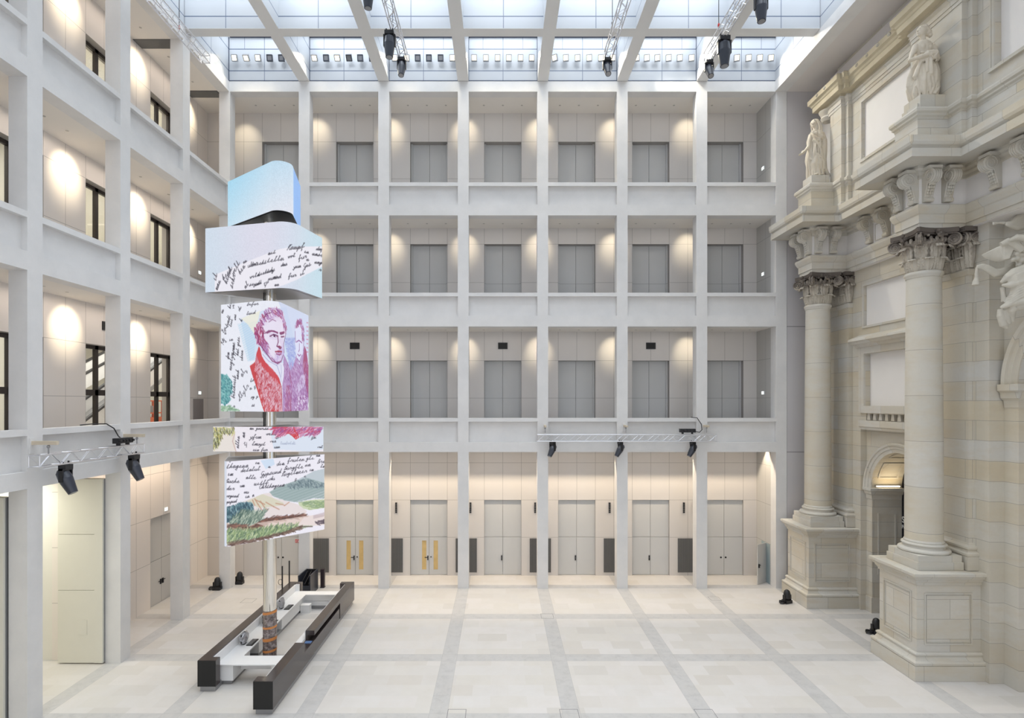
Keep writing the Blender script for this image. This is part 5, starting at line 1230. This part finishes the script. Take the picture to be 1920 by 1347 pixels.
# ============================================================ CARVED FIGURES
def finish(mb,name,mat,parent,voxel,smooth=2,it=4):
    o=obj(name,mb,mat,parent)
    r=o.modifiers.new('fuse','REMESH');r.mode='VOXEL';r.voxel_size=voxel;r.use_smooth_shade=True
    s=o.modifiers.new('soften','SMOOTH');s.iterations=it;s.factor=.5
    return o
def robe(m,prof,n=72,folds=()):
    """prof: (z,cx,cy,rx,ry,fold depth); folds: (count,phase,twist)"""
    rings=[]
    for z,cx,cy,rx,ry,fd in prof:
        ring=[]
        for i in range(n):
            a=2*PI*i/n;k=1
            for c,ph,tw in folds: k+=fd*math.sin(c*a+ph+tw*z)/len(folds)*1.6
            ring.append((cx+rx*k*math.cos(a),cy+ry*k*math.sin(a),z))
        rings.append(ring)
    # resample between rings for smooth changes
    out=[]
    for r0,r1 in zip(rings[:-1],rings[1:]):
        for t in(0,.34,.67): out.append([tuple(np.array(p)*(1-t)+np.array(q)*t) for p,q in zip(r0,r1)])
    out.append(rings[-1]);return m.loft(out)
def hand(m,w,d,s,up=(0,0,1),curl=.5,k=1.0):
    """palm and five fingers; w wrist, d pointing direction, s thumb side"""
    w=np.array(w,float);d=np.array(d,float);d/=np.linalg.norm(d);s=np.array(s,float);s-=d*np.dot(s,d);s/=np.linalg.norm(s);nrm=np.cross(d,s)
    L=.17*k;pc=w+d*L*.55
    m.tube(w,w+d*L*.9,.045*k,.055*k,10);m.ell(tuple(pc),(.075*k,.075*k,.07*k),10,8)
    for j,(off,ln) in enumerate(((.055,.15),(.02,.17),(-.018,.16),(-.052,.125))):
        a=w+d*L*.9+s*off*k;b=a+(d*(1-curl*.3)+nrm*curl*.5)*ln*k*.55;c=b+(d*(1-curl)+nrm*curl)*ln*k*.5
        m.tube(a,b,.024*k,.021*k,8);m.tube(b,c,.021*k,.016*k,8);m.ell(tuple(c),(.017*k,)*3,6,5)
    a=w+d*L*.35+s*.05*k;b=a+(s*.8+d*.6)*.07*k;c=b+(d*.9+s*.2)*.07*k;m.tube(a,b,.028*k,.024*k,8);m.tube(b,c,.024*k,.018*k,8);m.ell(tuple(c),(.019*k,)*3,6,5)
def head(m,c,f,R=.2):
    """face turned along f"""
    c=np.array(c,float);f=np.array(f,float);f/=np.linalg.norm(f);s=np.cross([0,0,1.],f);s/=np.linalg.norm(s);u=np.cross(f,s);Rm=np.stack([f,s,u],1)
    m.ell(tuple(c),(R*.95,R*.78,R*1.12),18,12,Rm)
    m.ell(tuple(c+f*R*.35-u*R*.45),(R*.62,R*.52,R*.62),14,10,Rm)      # jaw
    m.ell(tuple(c+f*R*.8-u*R*.88),(R*.2,R*.2,R*.18),8,6,Rm)             # chin
    m.tube(c+f*R*.86+u*R*.22,c+f*R*1.18-u*R*.2,R*.09,R*.15,8)           # nose
    for q in(-1,1):
        m.ell(tuple(c+f*R*.82+s*q*R*.33+u*R*.28),(R*.16,R*.24,R*.07),8,6,Rm)  # brow
        m.ell(tuple(c+f*R*.80+s*q*R*.33+u*R*.08),(R*.10,R*.14,R*.08),8,6,Rm)  # eye
        m.ell(tuple(c+s*q*R*.78+u*R*.0),(R*.16,R*.08,R*.22),8,6,Rm)
    m.ell(tuple(c+f*R*.95-u*R*.48),(R*.1,R*.25,R*.06),8,6,Rm);m.ell(tuple(c+f*R*.93-u*R*.58),(R*.1,R*.2,R*.06),8,6,Rm)
    return f,s,u
# statue on the farther pedestal: veiled woman, right arm reaching down and out
b0=21.98
st=empty('stone_statue',(16.4,29.46,b0));tag(st,'pale stone statue of a veiled woman reaching one arm down, above the farther column','statue')
obj('statue_base',MB().box(-.42,.5,-.42,.42,b0*0-.5,.0),T_,st)
m=MB()
robe(m,[(0,.02,0,.38,.34,.16),(.25,.0,0,.36,.33,.2),(.6,-.05,0,.36,.32,.2),(.95,-.08,0,.36,.31,.16),(1.3,-.05,0,.35,.30,.12),(1.65,0,0,.31,.27,.09),(1.95,.02,0,.32,.27,.07),(2.2,.03,0,.34,.26,.05),(2.38,.04,0,.28,.21,.03),(2.5,.02,0,.13,.12,0)],folds=((7,0,2.2),(11,1,-1.6)))
m.tube((.0,0,2.4),(-.04,-.02,2.66),.10,.09,12)
head(m,(-.08,-.04,2.80),(-.75,-.65,-.22),.19)
# veil over head and back
m.ell((.0,.02,2.86),(.235,.215,.22),16,12);m.path([(.12,-.14,2.85),(.17,-.18,2.6),(.16,-.22,2.35),(.2,-.2,2.1)],.09,10);m.path([(.14,.12,2.85),(.22,.1,2.55),(.28,.06,2.2)],.11,10);m.ell((.07,-.08,2.62),(.14,.13,.24),14,10);m.path([(-.16,-.16,2.98),(-.02,-.24,2.85),(.06,-.27,2.62),(.08,-.28,2.4)],.035,8);m.path([(-.13,.12,2.96),(-.12,.15,2.7),(-.1,.12,2.45)],.035,8)
# cloak masses
m.path([(.28,-.1,2.3),(.36,-.12,1.9),(.38,-.1,1.4),(.36,-.1,.9),(.42,-.12,.4),(.55,-.16,.12),(.66,-.2,.03)],.1,10,[.13,.17,.17,.16,.13,.09,.05])
m.path([(-.28,-.1,1.25),(-.1,-.3,1.12),(.12,-.32,.95),(.28,-.28,.7),(.3,-.26,.35)],.07,10)
m.path([(-.34,-.05,1.2),(-.36,-.15,.95),(-.22,-.3,.75),(-.02,-.34,.55)],.06,10)
m.path([(-.25,-.22,1.9),(.0,-.3,1.6),(.15,-.3,1.25),(.26,-.26,.9)],.055,10);m.path([(-.1,-.26,2.25),(.05,-.3,1.9),(.1,-.32,1.5)],.05,10)
for k in range(10):
    a=-2.9+k*.3;m.path([(.3*math.cos(a),.27*math.sin(a),1.95),(.36*math.cos(a+.06),.32*math.sin(a+.06),1.35),(.37*math.cos(a+.16),.34*math.sin(a+.16),.7),(.40*math.cos(a+.24),.36*math.sin(a+.24),.03)],.03,7,[.02,.035,.045,.04])
for k in range(4): m.path([(-.28+.03*k,-.14-.05*k,2.2-.06*k),(.0,-.3-.012*k,1.95-.13*k),(.26,-.22,2.0-.18*k)],.024,7)
# legs pressing through the cloth
m.path([(-.05,-.16,1.1),(-.24,-.28,.62),(-.12,-.24,.12)],.13,12,[.17,.14,.09]);m.path([(.1,-.16,1.1),(.1,-.26,.6),(.14,-.2,.12)],.12,12,[.17,.13,.09])
m.ell((-.14,-.34,.06),(.08,.16,.06),10,8);m.ell((.16,-.32,.06),(.08,.16,.06),10,8)
# left arm folded on the chest, right arm out
m.path([(.3,-.02,2.25),(.34,-.16,1.95),(.12,-.34,2.02),(-.08,-.34,2.12)],.09,12,[.12,.12,.1,.06]);hand(m,(-.08,-.34,2.12),(-.8,-.2,.4),(0,0,1),curl=.7,k=1.25)
m.path([(-.24,-.02,2.22),(-.38,-.08,1.85),(-.42,-.14,1.58),(-.62,-.16,1.36)],.09,12,[.12,.115,.09,.06]);m.path([(-.34,-.06,1.75),(-.36,-.08,1.45),(-.33,-.1,1.25)],.07,10,[.11,.1,.04])
hand(m,(-.62,-.16,1.36),(-.8,-.05,-.75),(0,-1,.2),curl=.35,k=1.35)
finish(m,'figure',M['statue'],st,.0145,it=2)
# statue on the nearer pedestal: woman gathering her dress, head turned away
b1=22.08
st=empty('stone_statue',(16.5,22.05,b1));tag(st,'large pale statue of a bare armed woman gathering her skirt, above the nearer column','statue')
obj('statue_base',MB().box(-.45,.5,-.42,.45,-.6,0).box(-.5,.42,-.34,.5,-.6,-.3),T_,st)
m=MB()
robe(m,[(0,.0,0,.42,.34,.14),(.2,-.02,0,.46,.36,.18),(.55,-.04,0,.50,.38,.2),(.9,-.02,0,.47,.36,.18),(1.2,0,0,.42,.33,.14),(1.45,.02,0,.34,.27,.08),(1.6,.02,0,.27,.22,.05),(1.8,.0,0,.28,.22,.04),(2.05,-.02,0,.33,.23,.03),(2.2,-.02,0,.30,.2,.02),(2.3,-.02,0,.14,.13,0)],folds=((6,.4,1.8),(9,1.3,-2.2)))
m.tube((-.03,0,2.2),(-.06,-.02,2.5),.105,.095,12)
head(m,(-.1,-.03,2.66),(-1,-.25,.02),.2)
# hair with a knot at the nape
m.ell((-.02,0,2.72),(.225,.2,.2),16,12);m.ell((.14,-.04,2.60),(.13,.14,.12),12,9);m.ell((.2,-.06,2.5),(.08,.09,.09),10,8);m.path([(-.2,-.12,2.80),(-.05,-.2,2.76),(.12,-.14,2.62)],.05,8);m.path([(-.12,.1,2.86),(.0,-.12,2.86),(.14,-.08,2.7)],.045,8)
m.ell((-.12,-.15,1.98),(.13,.085,.13),12,9);m.ell((.1,-.16,1.96),(.13,.085,.13),12,9);m.path([(-.27,-.12,2.14),(-.1,-.215,2.06),(.06,-.225,2.05),(.22,-.16,2.12)],.022,7);m.path([(-.25,-.15,1.76),(-.02,-.25,1.72),(.22,-.18,1.76)],.028,7)
# bundled cloth at the waist
m.path([(-.34,-.2,1.42),(-.1,-.34,1.6),(.15,-.36,1.62),(.36,-.2,1.5),(.4,.05,1.42)],.11,12,[.08,.13,.14,.12,.08])
m.path([(-.3,-.24,1.36),(0,-.38,1.42),(.25,-.34,1.52)],.06,10)
m.path([(-.02,-.38,1.42),(-.04,-.42,1.05),(-.02,-.4,.8),(.04,-.36,.74)],.07,10,[.06,.08,.09,.06]);m.path([(-.14,-.36,1.4),(-.18,-.4,1.1),(-.16,-.38,.86)],.055,10);m.path([(-.3,-.24,1.35),(-.42,-.24,1.05),(-.48,-.2,.8),(-.44,-.2,.7)],.07,10,[.05,.08,.09,.05])
m.path([(.42,-.08,1.38),(.46,-.1,1.05),(.44,-.14,.7),(.5,-.12,.5)],.08,10,[.07,.11,.1,.05])
m.path([(.46,-.1,1.1),(.25,-.34,.8),(.05,-.38,.55),(-.2,-.34,.2)],.05,10);m.path([(.3,-.3,1.0),(.22,-.36,.6),(.05,-.36,.2),(-.02,-.34,.02)],.06,10)
m.path([(-.36,-.2,.7),(-.42,-.2,.45),(-.2,-.34,.1)],.06,10);m.path([(.44,-.1,.6),(.32,-.3,.3),(.12,-.36,.03)],.07,10)
m.path([(.0,-.2,1.1),(-.1,-.3,.6),(-.1,-.28,.15)],.12,12,[.16,.14,.1])
for k in range(9):
    a=-2.6+k*.26;m.path([(.40*math.cos(a),.33*math.sin(a),1.28),(.49*math.cos(a+.05),.37*math.sin(a+.05),.85),(.52*math.cos(a+.16),.39*math.sin(a+.16),.4),(.44*math.cos(a+.22),.34*math.sin(a+.22),.02)],.03,7,[.02,.05,.055,.04])
pass
# arms, short sleeves
m.path([(.28,0,2.1),(.38,-.04,1.86)],.12,12,[.15,.135]);m.path([(.36,-.04,1.9),(.38,-.1,1.66),(.26,-.32,1.5)],.08,12,[.10,.085,.06]);hand(m,(.26,-.32,1.5),(-.8,-.3,-.35),(0,-.3,-1),curl=.5,k=1.3)
m.path([(-.3,0,2.1),(-.46,-.02,1.8),(-.62,-.1,1.48),(-.34,-.34,1.5),(-.14,-.38,1.54)],.09,12,[.13,.10,.09,.08,.06]);hand(m,(-.14,-.38,1.54),(.9,-.1,.1),(0,-.1,1),curl=.6,k=1.25)
finish(m,'figure',M['statue'],st,.0145,it=2)
# relief figure beside the centre arch: wing, flying cloth, legs over the arch
def R_(px,py,Y,c=(1800,400,5.617)): return P(c[0]+px/c[2],c[1]+py/c[2],Y)
rl=empty('winged_relief_figure',(17.9,19.8,13.5));tag(rl,'winged carved figure with flying drapery above the big arch at the picture edge','relief sculpture')
o0=np.array([17.9,19.8,13.5])
def rel(pts,Y): return [tuple(np.array(R_(x,y,yy if isinstance(yy,(int,float)) else Y))-o0) for x,y,yy in [(p[0],p[1],p[2] if len(p)>2 else Y) for p in pts]]
m=MB()
# wing: three overlapping rows of feathers fanned from the shoulder
for row,(n_,r_,sh,yo) in enumerate(((15,.055,0,0),(12,.05,.22,-.05),(9,.045,.42,-.09))):
    for k in range(n_):
        t=k/(n_-1);tx,ty=225+60*t+100*t*t,442+84*t-8*t*t;rx,ry=575-50*t,325+140*t
        tx,ty=tx+(rx-tx)*sh,ty+(ry-ty)*sh
        mid=((tx+rx)/2-6,(ty+ry)/2-12+9*t)
        m.path(rel([(rx,ry,19.55+yo),(mid[0],mid[1],19.6+yo),(tx,ty,19.76+yo)],19.7),.06,8,[r_*1.3,r_,.012])
m.path(rel([(430,330,19.5),(500,300,19.45),(580,330,19.4),(660,400,19.3)],19.5),.12,12,[.08,.13,.15,.12])
m.path(rel([(520,290,19.3),(600,255,19.25),(674,262,19.2),(760,280,19.1)],19.5),.12,12,[.05,.11,.12,.13])
finish(m,'wing',M['relief'],rl,.015,it=0)
m=MB()
for dy in(-22,-8,8,22):
    m.path(rel([(175,565+dy*.3),(235,560+dy*.6),(300,590+dy),(370,630+dy),(440,625+dy),(510,590+dy),(570,540+dy)],19.75),.05,10,[.03,.055,.07,.075,.075,.07,.06])
m.path(rel([(180,565),(175,620),(172,690)],19.95),.05,10,[.04,.05,.06]);m.path(rel([(172,690),(168,715),(166,760)],19.95),.08,10,[.06,.1,.12])
for k in range(4): m.tube(rel([(160,640+14*k)],19.95)[0],rel([(190,643+14*k)],19.95)[0],.055,n=8)
finish(m,'flying_ribbon',M['relief'],rl,.02,it=2)
m=MB()
m.path(rel([(430,735),(500,680,19.4),(570,640,19.3),(700,600,19.2)],19.5),.12,12,[.05,.14,.2,.22])
m.path(rel([(440,760),(520,760,19.3),(600,740,19.2),(720,700,19.1)],19.4),.12,12,[.04,.1,.15,.2])
for k,(a,b_) in enumerate((((470,940),(700,740)),((480,960),(700,800)),((430,990),(700,880)),((425,1000),(680,930)))): m.path(rel([(a[0],a[1]),((a[0]+b_[0])/2-10,(a[1]+b_[1])/2-12,19.3),(b_[0],b_[1],19.1)],19.45),.1,12,[.04,.1,.14])
m.path(rel([(450,780),(455,850),(470,930)],19.55),.1,12,[.08,.07,.1])
m.path(rel([(590,980,19.3),(545,1020,19.4),(545,1080,19.5),(560,1140,19.5)],19.4),.1,12,[.14,.13,.1,.05])
m.ell(rel([(640,975)],19.25)[0],(.16,.2,.16),14,10);m.path(rel([(640,975,19.25),(720,960,19.1)],19.2),.14,12,[.15,.17])
m.path(rel([(425,1010),(430,1080),(460,1180),(500,1210)],19.6),.1,12,[.08,.12,.12,.05]);m.path(rel([(470,1020),(490,1100),(520,1170)],19.55),.09,10,[.1,.12,.06])
for k in range(9):
    y=960-26*k;m.path(rel([(500+4*k,y+4,19.36),(540+6*k,y-10,19.24),(620,y-60,19.12),(700,y-100,19.02)],19.3),.03,7,[.03,.035,.04,.035])
for k in range(5): m.path(rel([(500,700+12*k,19.35),(600,650+14*k,19.12),(700,610+16*k,19.02)],19.2),.03,7,[.015,.035,.035])
finish(m,'draped_body',M['relief'],rl,.018,it=1)
m=MB()
for (x,y,s) in((600,430,.1),(640,440,.12),(600,480,.1),(650,500,.13),(560,490,.08),(620,550,.1),(680,560,.12)): m.ell(rel([(x,y)],19.4)[0],(s,s,s*.8),9,7)
finish(m,'foliage_cluster',M['relief'],rl,.02,it=1)
m=MB()
for dy in(0,12,24): m.path(rel([(345,100+dy*.8),(420,95+dy*.4),(480,98+dy*.5)],20.0),.05,8,[.03,.025,.04])
for k in range(5): m.path(rel([(480,100+6*k),(540,120+8*k-16),(600,60+22*k),(700,0+30*k)],19.9),.06,10,[.03,.08,.12,.14])
finish(m,'tasselled_scroll',M['relief'],rl,.02,it=1)
K_SKY=15200;K_SPOT=380;K_GND=145;K_LOB=420;K_ROOM=340;K_FLP=380;K_FL=250;K_END=1700;K_GAL=70;K_EXP=0.0
# ============================================================ LIGHT AND CAMERA
def area(name,loc,sx,sy,power,col,rot=(0,0,0),spread=180):
    l=bpy.data.lights.new(name,'AREA');l.shape='RECTANGLE';l.size=sx;l.size_y=sy;l.energy=power;l.color=col;l.spread=math.radians(spread)
    o=bpy.data.objects.new(name,l);COL.objects.link(o);o.location=loc;o.rotation_euler=rot;o['kind']='helper';return o
def aim(o,tgt): 
    d=mathutils.Vector(tgt)-o.location;o.rotation_euler=d.to_track_quat('-Z','Y').to_euler()
def spot(name,loc,tgt,power,col,ang,blend,rad=.05):
    l=bpy.data.lights.new(name,'SPOT');l.energy=power;l.color=col;l.spot_size=math.radians(ang);l.spot_blend=blend;l.shadow_soft_size=rad
    o=bpy.data.objects.new(name,l);COL.objects.link(o);o.location=loc;aim(o,tgt);o['kind']='helper';return o
SKY=K_SKY
area('skylight',(0,16,33.5),31,33,SKY,(.86,.93,1.0))
WARM=(1,.86,.62)
for zc in(27.5,20.65,14.5):
    for k in range(6):
        x=PXC[k+1]-.05
        spot('gallery_spot',(x,YR-1.75,zc-.05),(x,YR,zc-1.2),K_SPOT,WARM,56,1,.04)
    for k,yc in enumerate((31.5,27.05,22.65,18.25)):
        spot('gallery_spot',(XLR+1.75,yc,zc-.05),(XLR,yc,zc-1.2),K_SPOT*1.25,WARM,56,1,.04)
spot('gallery_spot',(-15.1,YR-1.75,27.44),(-15.1,YR,25.8),K_SPOT,WARM,56,1,.04)
for k in range(7): area('ground_gallery_light',(PXC[k]+2.2,32.3,7.69),4.2,.03,K_GND,(1,.83,.62))
area('ground_gallery_light',(-16.5,27,7.5),.5,7,K_GND*.7,(1,.82,.64))
area('lobby_light',(-23,15,7.4),8,12,K_LOB,(1,.97,.85));area('lobby_light',(-19.2,20.6,7.45),2,2.5,K_LOB*.5,(1,.98,.84))
for z1 in(14.4,20.55,27.4):
    area('room_light',(-22,32,z1),6,18,K_ROOM*3,(1,.97,.88));area('room_light',(-21.5,15,z1),4,12,K_ROOM*1.5,(1,.97,.84))
# beams of the lit floodlights; the right hand ones are turned on the portal
for i,(x,y,z) in enumerate(FL):
    if x>8: spot('floodlight_beam',(x,y-.1,z-.05),(16.8,26-(i%3)*2,16+(i%4)*3),K_FLP*(.3 if x>13 else 1.25),(1,.92,.78),95,.6,.12)
    else: spot('floodlight_beam',(x,y-.1,z-.05),(x*.8+3,20,4),K_FL,WARM,100,.7,.12)
for zc in(27.4,20.55,14.4): area('gallery_fill',(-16.6,25,zc),.3,12,K_GAL,(1,.86,.74));area('gallery_fill',(0,32.6,zc),26,.3,K_GAL*.5,(1,.95,.9))  # fill strips added under the slabs to brighten the galleries
area('arch_light',(18.9,27.2,6.25),1.0,.1,9,(1,.8,.5),(PI,0,0))
# unseen broad fill light behind the viewpoint, facing down the hall
area('hall_end_fill',(2,-7,14),30,24,K_END,(.95,.96,1),(PI/2,0,0))
w=bpy.data.worlds.new('sky');SC.world=w;w.use_nodes=True;bg=w.node_tree.nodes['Background'];bg.inputs[0].default_value=(.78,.87,1,1);bg.inputs[1].default_value=1.0
cd=bpy.data.cameras.new('camera');cam=bpy.data.objects.new('camera',cd);COL.objects.link(cam);cam.location=(0,0,H);cam.rotation_euler=(PI/2,0,0)
cd.sensor_fit='HORIZONTAL';cd.sensor_width=36;cd.lens=F/1920*36;cd.shift_x=(960-PX0)/1920;cd.shift_y=(PY0-673.5)/1920;cd.clip_end=500;cd.clip_start=.05
SC.camera=cam
vs=SC.view_settings;vs.view_transform='Standard';vs.look='None';vs.exposure=K_EXP;vs.gamma=1;vs.use_curve_mapping=False
cy=SC.cycles;cy.max_bounces=6;cy.diffuse_bounces=4;cy.glossy_bounces=3;cy.transmission_bounces=4;cy.transparent_max_bounces=8;cy.caustics_reflective=False;cy.caustics_refractive=False;cy.sample_clamp_indirect=6
cy.use_denoising=True;cy.use_adaptive_sampling=True;cy.adaptive_threshold=.04
try: cy.use_light_tree=True
except Exception: pass
